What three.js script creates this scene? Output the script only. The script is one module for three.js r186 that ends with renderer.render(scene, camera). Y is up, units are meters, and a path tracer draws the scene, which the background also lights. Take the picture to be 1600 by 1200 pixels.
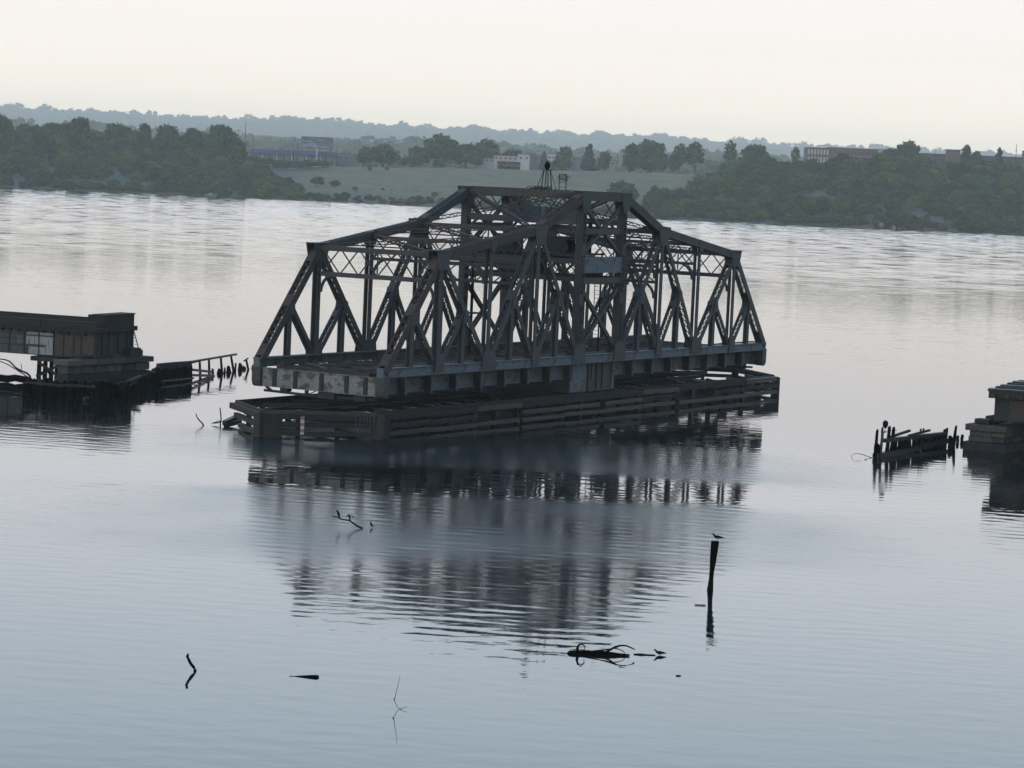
import * as THREE from 'three';
import { mergeGeometries } from 'three/addons/utils/BufferGeometryUtils.js';
import { ImprovedNoise } from 'three/addons/math/ImprovedNoise.js';

// ---------- camera, sky, sun, exposure ----------
const scene = new THREE.Scene();
const F = 4057.7, PITCH = 0.0781723, ROLL = 0.044854, EYE = 17.047;      // focal length in pixels of a 1600 x 1200 frame
const camera = new THREE.PerspectiveCamera(2 * Math.atan(600 / F) * 180 / Math.PI, 4 / 3, 1, 24000);
camera.position.set(0, EYE, 0);
camera.rotation.order = 'YXZ';
camera.rotation.set(-PITCH, 0, ROLL);
scene.add(camera);
const renderer = new THREE.WebGLRenderer({ antialias: true });
renderer.toneMapping = THREE.LinearToneMapping;
renderer.toneMappingExposure = 1.15;
renderer.shadowMap.enabled = true;

const perlin = new ImprovedNoise();
const noise = (x, y = 0, z = 0) => perlin.noise(x, y, z);
const fbm = (x, y, z, n = 4) => { let s = 0, a = 0.5; for (let i = 0; i < n; i++) { s += a * noise(x, y, z); x *= 2.03; y *= 2.03; z *= 2.03; a *= 0.5; } return s; };
const mix = (a, b, t) => a + (b - a) * t;
const sstep = (a, b, x) => { const t = Math.min(1, Math.max(0, (x - a) / (b - a))); return t * t * (3 - 2 * t); };
function table(list, x) {                                               // piecewise linear lookup
  if (x <= list[0][0]) return list[0][1];
  for (let i = 1; i < list.length; i++) if (x <= list[i][0]) return mix(list[i - 1][1], list[i][1], (x - list[i - 1][0]) / (list[i][0] - list[i - 1][0]));
  return list[list.length - 1][1];
}
let seed = 20240611;
const reseed = (s) => { seed = s | 0; };
const rnd = () => { seed = (seed + 0x6d2b79f5) | 0; let t = Math.imul(seed ^ (seed >>> 15), 1 | seed); t = (t + Math.imul(t ^ (t >>> 7), 61 | t)) ^ t; return ((t ^ (t >>> 14)) >>> 0) / 4294967296; };
const rr = (a, b) => a + (b - a) * rnd();

{ // hazy evening sky: cream low down, paler and bluer higher
  const W = 1024, H = 512, d = new Float32Array(W * H * 4);
  const R = [[-90, .50], [0, 1.9], [1, 1.45], [2, 1.08], [3, .90], [4.5, .82], [7, 1.0], [12, .87], [22, .56], [40, .44], [90, .30]];
  const G = [[-90, .50], [0, 1.53], [1, 1.19], [2, .93], [3, .795], [4.5, .755], [7, .995], [12, 1.05], [22, .89], [40, .67], [90, .46]];
  const B = [[-90, .50], [0, 1.0], [1, .86], [2, .765], [3, .705], [4.5, .74], [7, 1.04], [12, 1.19], [22, 1.28], [40, 1.05], [90, .76]];
  for (let j = 0; j < H; j++) for (let i = 0; i < W; i++) {
    const e = ((j + .5) / H - .5) * 180, a = ((i + .5) / W - .5) * 2 * Math.PI, ca = Math.cos(a), sa = Math.sin(a), ce = Math.cos(e * Math.PI / 180);
    const veil = 1 + .075 * fbm(ca * 2.2 + 7, e * .34, sa * 2.2, 5) * sstep(0, 5, e) + .05 * ce * (-.8 * ca + .1 * sa);
    const o = (j * W + i) * 4;
    d[o] = 1.31 * table(R, e) * veil; d[o + 1] = 1.31 * table(G, e) * veil; d[o + 2] = 1.31 * table(B, e) * veil; d[o + 3] = 1;
  }
  const t = new THREE.DataTexture(d, W, H, THREE.RGBAFormat, THREE.FloatType);
  t.mapping = THREE.EquirectangularReflectionMapping; t.magFilter = THREE.LinearFilter; t.needsUpdate = true;
  scene.background = t; scene.environment = t;
}
const sun = new THREE.DirectionalLight(new THREE.Color(1, .86, .68), 1.0);
sun.position.set(-160, 60, 40); sun.target.position.set(0, 0, -190);
sun.castShadow = true; sun.shadow.radius = 24; sun.shadow.mapSize.set(2048, 2048);
Object.assign(sun.shadow.camera, { left: -60, right: 60, top: 60, bottom: -60, near: 1, far: 800 });
scene.add(sun, sun.target);
scene.fog = new THREE.FogExp2(new THREE.Color(1, .96, .83), 0.00011);

// ---------- pixels of the photograph to places ----------
function ray(x, y) {
  const U = (x - 800) / F, V = (600 - y) / F, cr = Math.cos(ROLL), sr = Math.sin(ROLL), u = U * cr - V * sr, v = U * sr + V * cr, cp = Math.cos(PITCH), sp = Math.sin(PITCH);
  return new THREE.Vector3(u, v * cp - sp, -cp - v * sp);
}
function onWater(x, y, h = 0) { const d = ray(x, y), t = (h - EYE) / d.y; return new THREE.Vector3(d.x * t, h, d.z * t); }
function atDepth(x, y, z) { const d = ray(x, y), t = z / d.z; return new THREE.Vector3(d.x * t, EYE + d.y * t, z); }
const skyline = (X) => 246.5 + .0449 * X;                              // the true horizon at a column
const az = (X) => { const d = ray(X, skyline(X)); return d.x / -d.z; };
const AZ0 = az(0), AZ1 = (az(1600) - az(0)) / 1600;
const column = (x, z) => (x / -z - AZ0) / AZ1;

// ---------- names and labels ----------
const used = new Map();
const numbered = (n) => { const k = used.get(n) ?? 0; used.set(n, k + 1); return k ? n + '_' + String(k).padStart(3, '0') : n; };
function tag(o, label, category, group, kind) {
  if (label) o.userData.label = label;
  if (category) o.userData.category = category;
  if (group) o.userData.group = group;
  if (kind) o.userData.kind = kind;
  return o;
}
function thing(name, label, category, pos = [0, 0, 0], turn = 0, group) {
  const o = new THREE.Group(); o.name = numbered(name); o.position.set(...pos); o.rotation.y = turn; scene.add(o);
  return tag(o, label, category, group);
}
function part(parent, name, geo, mat) {
  const m = new THREE.Mesh(geo, mat); m.name = name; m.castShadow = m.receiveShadow = true; parent.add(m); return m;
}
function solo(name, geo, mat, label, category, group, kind) { const m = part(scene, numbered(name), geo, mat); return tag(m, label, category, group, kind); }
function copy(o, pos, turn, label) {
  const c = o.clone(); c.name = numbered(o.name.replace(/_\d+$/, '')); scene.add(c); if (pos) c.position.set(...pos); if (turn !== undefined) c.rotation.y = turn;
  if (label) c.userData.label = label;
  return c;
}

// ---------- geometry ----------
const V3 = (x, y, z) => new THREE.Vector3(x, y, z);
class MB {                                                             // collects boxes, plates and tapered tubes into one geometry, uv in metres
  constructor() { this.p = []; this.n = []; this.t = []; this.i = []; }
  quad(a, b, c, d) {
    const n = b.clone().sub(a).cross(d.clone().sub(a)).normalize(), k = this.p.length / 3, w = a.distanceTo(b), h = a.distanceTo(d), s = (this.p.length * .37) % 7;
    for (const v of [a, b, c, d]) { this.p.push(v.x, v.y, v.z); this.n.push(n.x, n.y, n.z); }
    this.t.push(s, s, s + w, s, s + w, s + h, s, s + h); this.i.push(k, k + 1, k + 2, k, k + 2, k + 3);
  }
  hex(c, u, v, w) {                                                    // box about c with half axes u, v, w
    const P = (a, b, d) => c.clone().addScaledVector(u, a).addScaledVector(v, b).addScaledVector(w, d), f = u.clone().cross(v).dot(w) > 0 ? 1 : -1;
    const face = (a, b, cc, d) => f > 0 ? this.quad(a, b, cc, d) : this.quad(a, d, cc, b);
    face(P(-1, -1, 1), P(1, -1, 1), P(1, 1, 1), P(-1, 1, 1)); face(P(1, -1, -1), P(-1, -1, -1), P(-1, 1, -1), P(1, 1, -1));
    face(P(1, -1, 1), P(1, -1, -1), P(1, 1, -1), P(1, 1, 1)); face(P(-1, -1, -1), P(-1, -1, 1), P(-1, 1, 1), P(-1, 1, -1));
    face(P(-1, 1, 1), P(1, 1, 1), P(1, 1, -1), P(-1, 1, -1)); face(P(-1, -1, -1), P(1, -1, -1), P(1, -1, 1), P(-1, -1, 1));
    return this;
  }
  box(x, y, z, sx, sy, sz) { return this.hex(V3(x, y, z), V3(sx / 2, 0, 0), V3(0, sy / 2, 0), V3(0, 0, sz / 2)); }
  bar(a, b, wide, deep, side) {                                        // bar from a to b; 'wide' across 'side', 'deep' at right angles to it
    const t = b.clone().sub(a), l = t.length(); t.normalize();
    const n = side.clone().addScaledVector(t, -side.dot(t)).normalize(), d = t.clone().cross(n);
    return this.hex(a.clone().add(b).multiplyScalar(.5), t.multiplyScalar(l / 2), d.multiplyScalar(deep / 2), n.multiplyScalar(wide / 2));
  }
  plate(pts, z0, z1) {                                                 // convex outline in x, y between two z
    const c = pts.length;
    for (const [z, s] of [[z0, -1], [z1, 1]]) {
      const k = this.p.length / 3;
      for (const [x, y] of pts) { this.p.push(x, y, z); this.n.push(0, 0, s); this.t.push(x, y); }
      for (let i = 1; i < c - 1; i++) s > 0 ? this.i.push(k, k + i, k + i + 1) : this.i.push(k, k + i + 1, k + i);
    }
    for (let i = 0; i < c; i++) { const [ax, ay] = pts[i], [bx, by] = pts[(i + 1) % c]; this.quad(V3(ax, ay, z1), V3(ax, ay, z0), V3(bx, by, z0), V3(bx, by, z1)); }
    return this;
  }
  loft(path, seg = 8, rough = 0) {                                     // path of { p, r, h } : rings of half width r and half height h along a curve, closed at both ends
    const k = this.p.length / 3, up = V3(0, 1, 0), N = path.length, ringed = [];
    let run = 0;
    path.forEach((q, i) => {
      const a = path[Math.max(0, i - 1)].p, b = path[Math.min(N - 1, i + 1)].p, t = b.clone().sub(a).normalize();
      const ref = Math.abs(t.y) > .9 ? V3(0, 0, 1) : up, s = t.clone().cross(ref).normalize(), w = s.clone().cross(t).normalize();
      if (i) run += q.p.distanceTo(path[i - 1].p);
      for (let j = 0; j <= seg; j++) {
        const f = j / seg * 2 * Math.PI, z = rough && j < seg ? 1 + rough * (rnd() - .5) : 1, c = Math.cos(f), g = Math.sin(f);
        const v = q.p.clone().addScaledVector(s, c * q.r * z).addScaledVector(w, g * (q.h ?? q.r) * z), m = s.clone().multiplyScalar(c).addScaledVector(w, g);
        if (j === seg) { const f0 = (k + i * (seg + 1)) * 3; v.set(this.p[f0], this.p[f0 + 1], this.p[f0 + 2]); }
        this.p.push(v.x, v.y, v.z); this.n.push(m.x, m.y, m.z); this.t.push(run, j / seg * 2 * Math.PI * q.r);
      }
    });
    for (let i = 0; i < N - 1; i++) for (let j = 0; j < seg; j++) { const a = k + i * (seg + 1) + j, b = a + seg + 1; this.i.push(a, a + 1, b, b, a + 1, b + 1); }
    for (const e of [0, N - 1]) {
      const c = this.p.length / 3, q = path[e].p, o = path[e ? N - 2 : 1].p.clone().sub(q).normalize().negate();
      this.p.push(q.x, q.y, q.z); this.n.push(o.x, o.y, o.z); this.t.push(0, 0);
      for (let j = 0; j <= seg; j++) { const f = (k + e * (seg + 1) + j) * 3; this.p.push(this.p[f], this.p[f + 1], this.p[f + 2]); this.n.push(o.x, o.y, o.z); this.t.push(.1 * Math.cos(j), .1 * Math.sin(j)); }
      for (let j = 0; j < seg; j++) e ? this.i.push(c, c + j + 2, c + j + 1) : this.i.push(c, c + j + 1, c + j + 2);
    }
    return this;
  }
  geo() {
    const g = new THREE.BufferGeometry();
    g.setAttribute('position', new THREE.Float32BufferAttribute(this.p, 3)); g.setAttribute('normal', new THREE.Float32BufferAttribute(this.n, 3));
    g.setAttribute('uv', new THREE.Float32BufferAttribute(this.t, 2)); g.setIndex(this.i); return g;
  }
}
const box = (...a) => new MB().box(...a).geo();
const bar = (...a) => new MB().bar(...a).geo();

// ---------- materials ----------
function texture(size, paint, srgb = false) {                          // paint(x, y) in 0..1 -> [r, g, b]; tiles
  const d = new Uint8Array(size * size * 4);
  for (let j = 0; j < size; j++) for (let i = 0; i < size; i++) {
    const c = paint(i / size, j / size), o = (j * size + i) * 4;
    for (let k = 0; k < 3; k++) d[o + k] = Math.max(0, Math.min(255, Math.round(255 * (srgb ? Math.pow(Math.max(0, c[k]), 1 / 2.2) : c[k]))));
    d[o + 3] = 255;
  }
  const t = new THREE.DataTexture(d, size, size, THREE.RGBAFormat);
  t.wrapS = t.wrapT = THREE.RepeatWrapping; t.magFilter = THREE.LinearFilter; t.needsUpdate = true;
  if (srgb) t.colorSpace = THREE.SRGBColorSpace;
  return t;
}
// noise that tiles in both directions
const tileNoise = (u, v, f, s, n = 4) => { const a = u * 2 * Math.PI, b = v * 2 * Math.PI, r = f / (2 * Math.PI); return fbm(Math.cos(a) * r + s + Math.cos(b) * r * .73, Math.sin(a) * r + s * 1.7 + Math.sin(b) * r * .61, Math.cos(b) * r - Math.sin(b) * r * .5 + s * .3, n); };
const blend = (a, b, t) => a.map((x, i) => mix(x, b[i], t));
function rusted(base, rust, amount, s, per = 4) {
  const t = texture(256, (u, v) => {
    const n = tileNoise(u, v, 9, s, 5), f = tileNoise(u, v, 40, s + 9, 3), k = sstep(amount, amount + .16, n + .25 * f), g = 1 + .7 * f + .35 * tileNoise(u, v, 4, s + 4, 2);
    return blend(base, rust, k).map((x) => x * g);
  }, true);
  t.repeat.set(1 / per, 1 / per); return t;
}
const std = (o) => new THREE.MeshStandardMaterial(o);
const dull = (o) => new THREE.MeshPhysicalMaterial({ specularIntensity: .3, ...o });   // flaked paint, rust, weathered timber and stone: little gloss
const M = {
  steel: dull({ map: rusted([.029, .0315, .033], [.042, .027, .018], .05, 1), roughness: .62, metalness: 0 }),
  steelPale: dull({ map: rusted([.060, .073, .081], [.04, .029, .021], .1, 5), roughness: .6 }),
  steelRust: dull({ map: rusted([.036, .025, .02], [.022, .025, .027], .10, 11), roughness: .85 }),
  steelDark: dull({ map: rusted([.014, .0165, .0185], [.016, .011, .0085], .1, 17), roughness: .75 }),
  endBeam: dull({ map: rusted([.125, .128, .122], [.055, .045, .038], .02, 23, 6), roughness: .75 }),
  lantern: dull({ color: new THREE.Color(.06, .065, .07), roughness: .5 }),
  white: dull({ map: rusted([.26, .27, .27], [.12, .11, .1], .2, 31), roughness: .7 }),
  red: dull({ color: new THREE.Color(.17, .07, .06), roughness: .7 }),
};
function woodTex(a, b, s) {
  const t = texture(256, (u, v) => { const g = tileNoise(u * 1, v, 30, s, 3), l = tileNoise(u, v, 3, s + 3, 3), k = .5 + .9 * noise(u * 4 + s, v * 46, s) + .5 * g + .8 * l; return blend(a, b, Math.max(0, Math.min(1, k))); }, true);
  t.repeat.set(.3, .9); return t;
}
M.wood = dull({ map: woodTex([.007, .006, .0053], [.02, .0175, .0155], 2), roughness: .9 });
M.woodGrey = dull({ map: woodTex([.024, .023, .022], [.06, .057, .054], 7), roughness: .9 });
M.woodBrown = dull({ map: woodTex([.015, .012, .0095], [.036, .028, .022], 12), roughness: .9 });
M.woodWet = dull({ map: woodTex([.005, .005, .0048], [.012, .0115, .0105], 21), roughness: .45 });
M.stone = dull({ map: (() => { const t = texture(256, (u, v) => { const n = tileNoise(u, v, 8, 40, 5), f = tileNoise(u, v, 60, 44, 2); return [.04, .036, .032].map((x) => x * (1 + .9 * n + .5 * f)); }, true); t.repeat.set(.4, .4); return t; })(), roughness: .92 });
M.stoneAlt = M.stone.clone(); M.stoneAlt.color.setRGB(1.45, 1.35, 1.2); M.stoneOld = M.stone.clone(); M.stoneOld.color.setRGB(.6, .62, .6);
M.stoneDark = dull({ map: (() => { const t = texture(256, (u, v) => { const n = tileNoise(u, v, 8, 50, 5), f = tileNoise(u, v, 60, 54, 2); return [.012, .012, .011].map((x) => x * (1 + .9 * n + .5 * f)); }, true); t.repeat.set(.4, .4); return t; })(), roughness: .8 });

// ---------- water ----------
const ruffled = (x, z) => { const D = -z + 7 * fbm(x * .018, z * .03, 3, 4) + 4 * fbm(x * .06, z * .05, 9, 3); return table([[84, .1], [94, .16], [101, .33], [112, .42], [118, .9], [139, .95], [143, .22], [151, .2], [155, .95], [168, .9], [174, .25], [205, .3], [235, .4]], D) * (.9 + .7 * fbm(x * .05, z * .05, 44, 3)) * mix(1, .42, sstep(13, 25, Math.abs(x + 1) + 6 * fbm(z * .05, x * .03, 8, 2))); };
{
  const S = 1024;
  reseed(77);
  const field = (count, kmin, kmax, spread, pow) => {                 // sum of plane waves that tile, crests mostly across the view
    const w = [], h = new Float32Array(S * S);
    for (let i = 0; i < count; i++) {
      const k = kmin * Math.pow(kmax / kmin, (i + rnd()) / count), a = Math.PI / 2 + spread * (rnd() + rnd() - 1);
      const kx = Math.round(k * Math.cos(a)), ky = Math.round(k * Math.sin(a)) || 1;
      w.push([kx, ky, rnd() * 6.283, Math.pow(Math.hypot(kx, ky), -pow)]);
    }
    for (const [kx, ky, ph, am] of w) {
      const cx = new Float32Array(S), sx = new Float32Array(S);
      for (let i = 0; i < S; i++) { cx[i] = Math.cos(2 * Math.PI * kx * i / S + ph); sx[i] = Math.sin(2 * Math.PI * kx * i / S + ph); }
      for (let j = 0; j < S; j++) { const c = am * Math.cos(2 * Math.PI * ky * j / S), s = am * Math.sin(2 * Math.PI * ky * j / S); for (let i = 0; i < S; i++) h[j * S + i] += cx[i] * c - sx[i] * s; }
    }
    let m = 0; for (let i = 0; i < S * S; i++) m = Math.max(m, Math.abs(h[i]));
    for (let i = 0; i < S * S; i++) h[i] = .5 + .5 * h[i] / m;
    return h;
  };
  const h = field(54, 12, 150, 1.1, 1.25), d = new Float32Array(S * S * 4);
  for (let i = 0; i < S * S; i++) { d[i * 4] = d[i * 4 + 1] = d[i * 4 + 2] = h[i]; d[i * 4 + 3] = 1; }
  const bump = new THREE.DataTexture(d, S, S, THREE.RGBAFormat, THREE.FloatType);
  bump.wrapS = bump.wrapT = THREE.RepeatWrapping; bump.magFilter = THREE.LinearFilter; bump.repeat.set(1 / 27, 1 / 27); bump.needsUpdate = true;
  // calm and wind-ruffled patches, on a map of 512 m by 1024 m in front of the old bridge
  const A = 512, r8 = new Uint8Array(A * A * 4);
  for (let j = 0; j < A; j++) for (let i = 0; i < A; i++) {
    const x = (i / A - .5) * 512, z = -60 - (1 - j / A) * 1024, far = sstep(200, 330, -z);
    const q = mix(.02 + .26 * Math.pow(Math.max(0, ruffled(x, z)), 1.5), .022, far) + far * .03 * fbm(x * .006, z * .012, 20, 3);
    const o = (j * A + i) * 4; r8[o] = r8[o + 1] = r8[o + 2] = Math.max(8, Math.min(255, q * 255)); r8[o + 3] = 255;
  }
  const rough = new THREE.DataTexture(r8, A, A, THREE.RGBAFormat);
  rough.wrapS = rough.wrapT = THREE.ClampToEdgeWrapping; rough.magFilter = THREE.LinearFilter; rough.channel = 1; rough.needsUpdate = true;
  // one sheet; farther out, where the wind gets at it, the wavelets are real relief
  const xs = [-9000, -3000, -1200, -700], zs = [5000, 500, 60, 0, -40, -80], wl = [];
  for (let x = -448; x <= 448; x += 4) xs.push(x); xs.push(700, 1200, 3000, 9000);
  zs.push(-245); for (let z = -250; z > -1540; z -= .7) zs.push(z); zs.push(-1700, -3000, -13000);
  reseed(404); for (let i = 0; i < 26; i++) { const L = 2.0 * Math.pow(2.2, i / 25), a = .9 * (rnd() + rnd() - 1); wl.push([2 * Math.PI / L * Math.sin(a), 2 * Math.PI / L * Math.cos(a), rnd() * 6.28, .0024 * L]); }
  const pos = [], uv = [], uv1 = [], idx = [], n = xs.length;
  for (const z of zs) for (const x of xs) {
    let y = 0; const amp = sstep(250, 700, -z) * (1 + .75 * sstep(700, 1300, -z)) * (1 - sstep(1490, 1535, -z)) * (.9 + .35 * fbm(x * .004, z * .008, 3, 3)) * (1 - sstep(450, 460, Math.abs(x)));
    if (amp > 0) for (const [kx, kz, p, A] of wl) y += A * Math.sin(kx * x + kz * z + p);
    pos.push(x, y * Math.max(.15, amp) * (amp > 0 ? 1 : 0), z); uv.push(x, -z); uv1.push(x / 512 + .5, (z + 60) / 1024 + 1);
  }
  for (let r = 0; r < zs.length - 1; r++) for (let c = 0; c < n - 1; c++) { const a = r * n + c; if (xs[c] >= -48 && xs[c + 1] <= 48 && zs[r] <= -80 && zs[r + 1] >= -245) continue; idx.push(a, a + 1, a + n, a + 1, a + n + 1, a + n); }
  { // the stretch round the bridge: small ripples with real relief, strong where the wind touches down, faint in the lanes between
    const k0 = pos.length / 3, NX = 289, NZ = 661, rp = [];
    reseed(505); for (let i = 0; i < 16; i++) { const L = .72 * Math.pow(2.2, i / 15), a = 1.25 * (rnd() + rnd() - 1); rp.push([2 * Math.PI / L * Math.sin(a), 2 * Math.PI / L * Math.cos(a), rnd() * 6.28, .0032 * L]); }
    for (let j = 0; j < NZ; j++) for (let i = 0; i < NX; i++) {
      const x = -48 + 96 * i / (NX - 1), z = -80 - 165 * j / (NZ - 1), edge = Math.min(1, (48 - Math.abs(x)) / 4, (-80 - z) / 4, (z + 245) / 8); let y = 0;
      if (edge > 0) { for (const [kx, kz, p, A] of rp) y += A * Math.sin(kx * x + kz * z + p); const w = ruffled(x, z); y *= edge * (w > .6 ? .3 : Math.max(.05, mix(.6 * w, .3, sstep(.42, .6, w)))); }
      pos.push(x, y, z); uv.push(x, -z); uv1.push(x / 512 + .5, (z + 60) / 1024 + 1);
    }
    for (let j = 0; j < NZ - 1; j++) for (let i = 0; i < NX - 1; i++) { const a = k0 + j * NX + i; idx.push(a, a + 1, a + NX, a + 1, a + NX + 1, a + NX); }
  }
  const g = new THREE.BufferGeometry();
  g.setAttribute('position', new THREE.Float32BufferAttribute(pos, 3)); g.setAttribute('uv', new THREE.Float32BufferAttribute(uv, 2)); g.setAttribute('uv1', new THREE.Float32BufferAttribute(uv1, 2)); g.setIndex(idx); g.computeVertexNormals();
  const m = new THREE.MeshPhysicalMaterial({ color: new THREE.Color(.004, .0065, .007), roughness: 1, roughnessMap: rough, ior: 1.333, bumpMap: bump, bumpScale: .0065 });
  solo('water', g, m, 'wide calm grey river with ruffled patches', 'water', null, 'structure');
}

// ---------- far shore and hills ----------
const SHORE = [[-600, 1505], [0, 1503], [200, 1512], [400, 1533], [470, 1520], [560, 1506], [700, 1492], [900, 1450], [1100, 1412], [1250, 1412], [1360, 1404], [1420, 1412], [1600, 1433], [2200, 1440]];
const CREST = [[-600, 27], [0, 30], [200, 31], [350, 28], [440, 19], [520, 21], [600, 22], [720, 23.6], [960, 25.5], [1100, 26.5], [1200, 30], [1300, 34], [1500, 35], [1600, 33], [2200, 33]];
const shore = (X) => table(SHORE, X) + 3 * noise(X * .04, 3) + 2 * noise(X * .15, 8);
function ground(X, D) {
  const s = (D - shore(X)) / 270, hc = table(CREST, X);
  if (s < 0) return Math.max(-2, s * 40);
  let h = 1.6 * sstep(0, .04, s) + (hc - 1.6) * Math.pow(Math.min(1, s), .95) + .6 * noise(X * .02, D * .02, 5) * sstep(0, .1, s);
  if (s > 1) h += -7 * sstep(1, 2.6, s);
  h = mix(h, 66 + 16 * fbm(X * .004, 4, 9, 3), sstep(2600, 5000, D));
  h = mix(h, 22, sstep(5400, 6400, D));
  return mix(h, 196 + 40 * fbm(X * .003, 14, 2, 3), sstep(7200, 11400, D));
}
const place = (X, D, lift = 0) => [(AZ0 + AZ1 * X) * D, ground(X, D) + lift, -D];
const heightTo = (X, D, ytop) => EYE + (skyline(X) - ytop) * D / F - ground(X, D);      // metres from the ground up to a row of the picture
{
  const rows = [], pos = [], col = [], idx = [], cols = 260;
  for (let D = 1370; D < 1830; D += 8) rows.push(D);
  for (let D = 1830; D < 12600; D *= 1.035) rows.push(D);
  for (const D of rows) for (let c = 0; c < cols; c++) {
    const X = -500 + c / (cols - 1) * 2600, [x, y, z] = place(X, D);
    pos.push(x, y, z);
    const s = (D - shore(X)) / 270, n = fbm(X * .03, D * .05, 1, 4), field = sstep(420, 500, X) * (1 - sstep(1090, 1180, X)) * sstep(.1, .22, s) * (1 - sstep(1.15, 1.3, s));
    const dry = sstep(-.15, .3, 1.3 * n + .5 * fbm(X * .008, D * .09, 6, 3));
    let k = blend([.026, .032, .018], blend([.040, .038, .006], [.088, .060, .014], dry), field);
    if (s < .05) k = [.06, .05, .04];
    col.push(...k);
  }
  for (let r = 0; r < rows.length - 1; r++) for (let c = 0; c < cols - 1; c++) { const a = r * cols + c, b = a + cols; idx.push(a, a + 1, b, b, a + 1, b + 1); }
  const g = new THREE.BufferGeometry();
  g.setAttribute('position', new THREE.Float32BufferAttribute(pos, 3)); g.setAttribute('color', new THREE.Float32BufferAttribute(col, 3)); g.setIndex(idx); g.computeVertexNormals();
  solo('hills', g, std({ vertexColors: true, roughness: 1 }), 'far river bank rising to a grassy field and hazy hills', 'hills', null, 'structure');
}

// ---------- trees ----------
const leafMat = dull({ vertexColors: true, roughness: .95, side: THREE.DoubleSide });
const barkMat = std({ color: new THREE.Color(.07, .06, .05), roughness: .95 });
const paleBark = std({ color: new THREE.Color(.32, .30, .27), roughness: .95 });
function crown(kind, leaves, s) {                                      // a crown one unit high on y 0..1, made of leaf clumps spread over lobes round dark cores
  reseed(s);
  const lobes = [], p = [], n = [], c = [], v = V3(), q = V3();
  const count = { broad: 15, tall: 14, sparse: 16, conifer: 9, bush: 9, far: 6 }[kind];
  for (let i = 0; i < count; i++) {
    const t = (i + .5) / count, a = i * 2.4 + rnd();
    if (kind === 'conifer') lobes.push([.03 * Math.cos(a), .14 + .8 * t, .03 * Math.sin(a), .24 * (1.08 - t), .07]);
    else if (kind === 'sparse') { const w = .36 * Math.sin(Math.PI * (.25 + .7 * t)); lobes.push([w * Math.cos(a) * rr(.4, 1), .42 + .5 * t, w * Math.sin(a) * rr(.4, 1), rr(.08, .14), rr(.06, .1)]); }
    else if (kind === 'tall') { const w = .2 * Math.sin(Math.PI * (.15 + .75 * t)); lobes.push([w * Math.cos(a), .2 + .68 * t, w * Math.sin(a), rr(.13, .2), rr(.1, .15)]); }
    else { const w = .34 * Math.sin(Math.PI * (.22 + .68 * t)) * rr(.7, 1.1), low = kind === 'bush' ? .18 : .3; lobes.push([w * Math.cos(a), low + (.86 - low) * t, w * Math.sin(a), rr(.14, .24), rr(.11, .18)]); }
  }
  const tri = (A, B, C, k) => { q.copy(B).sub(A).cross(v.copy(C).sub(A)).normalize(); for (const P of [A, B, C]) { p.push(P.x, P.y, P.z); n.push(q.x, q.y, q.z); c.push(...k); } };
  for (const [x, y, z, r, h] of lobes) {
    const tone = rr(.7, 1.2), base = kind === 'conifer' ? [.024, .036, .026] : [.035, .052, .016];
    if (kind !== 'sparse') {
      const core = new THREE.IcosahedronGeometry(1, kind === 'far' ? 0 : 1), cp = core.attributes.position;
      for (let i = 0; i < cp.count; i += 3) { const P = [0, 1, 2].map((j) => { const u = V3().fromBufferAttribute(cp, i + j), f = .78 + .25 * noise(u.x * 2.3 + x * 9, u.y * 2.3 + s, u.z * 2.3); return V3(x + u.x * r * f, y + u.y * h * f, z + u.z * r * f); }); tri(P[0], P[1], P[2], base.map((b) => b * .7 * tone)); }
    }
    const each = Math.round(leaves / count);
    for (let i = 0; i < each; i++) {
      const u = V3(rnd() - .5, rnd() - .5, rnd() - .5).normalize(), o = V3(x + u.x * r * rr(.75, 1.12), y + u.y * h * rr(.75, 1.15), z + u.z * r * rr(.75, 1.12));
      const size = (kind === 'far' ? .085 : .048) * rr(.6, 1.4), a = V3(rnd() - .5, rnd() - .5, rnd() - .5).addScaledVector(u, .3).normalize().multiplyScalar(size), b = V3(rnd() - .5, rnd() - .5, rnd() - .5).cross(a).normalize().multiplyScalar(size * rr(.6, 1));
      const k = base.map((g, ii) => g * tone * rr(.75, 1.35) * (ii === 1 ? rr(.95, 1.1) : 1));
      tri(o.clone().add(a), o.clone().add(b), o.clone().sub(a), k); tri(o.clone().sub(a), o.clone().sub(b), o.clone().add(a), k);
    }
  }
  const g = new THREE.BufferGeometry();
  for (const [name, arr] of [['position', p], ['normal', n], ['color', c]]) g.setAttribute(name, new THREE.Float32BufferAttribute(arr, 3));
  return g;
}
function trunk(kind, s) {
  reseed(s);
  const m = new MB(), top = kind === 'bush' ? .4 : .72, P = (t, j) => V3(.02 * noise(t * 3, s, j) , t, .02 * noise(t * 3, j, s));
  m.loft([0, .15, .4, top].map((t) => ({ p: P(t, 1), r: .026 * (1 - t * .8) })), 6);
  for (let i = 0; i < (kind === 'conifer' ? 0 : 5); i++) { const a = i * 1.3 + s, y = .25 + .08 * i, L = kind === 'sparse' ? .3 : .22; m.loft([{ p: P(y, 1), r: .012 }, { p: V3(Math.cos(a) * L * .5, y + .14, Math.sin(a) * L * .5), r: .008 }, { p: V3(Math.cos(a) * L, y + .34, Math.sin(a) * L), r: .004 }], 5); }
  return m.geo();
}
const TREES = {};
for (const [kind, leaves, num] of [['broad', 620, 4], ['tall', 560, 2], ['sparse', 420, 2], ['conifer', 420, 1], ['bush', 380, 3]])
  TREES[kind] = Array.from({ length: num }, (_, i) => ({ crown: crown(kind, leaves, 100 * i + leaves), trunk: trunk(kind, i + leaves) }));
const toned = new Map();
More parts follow.
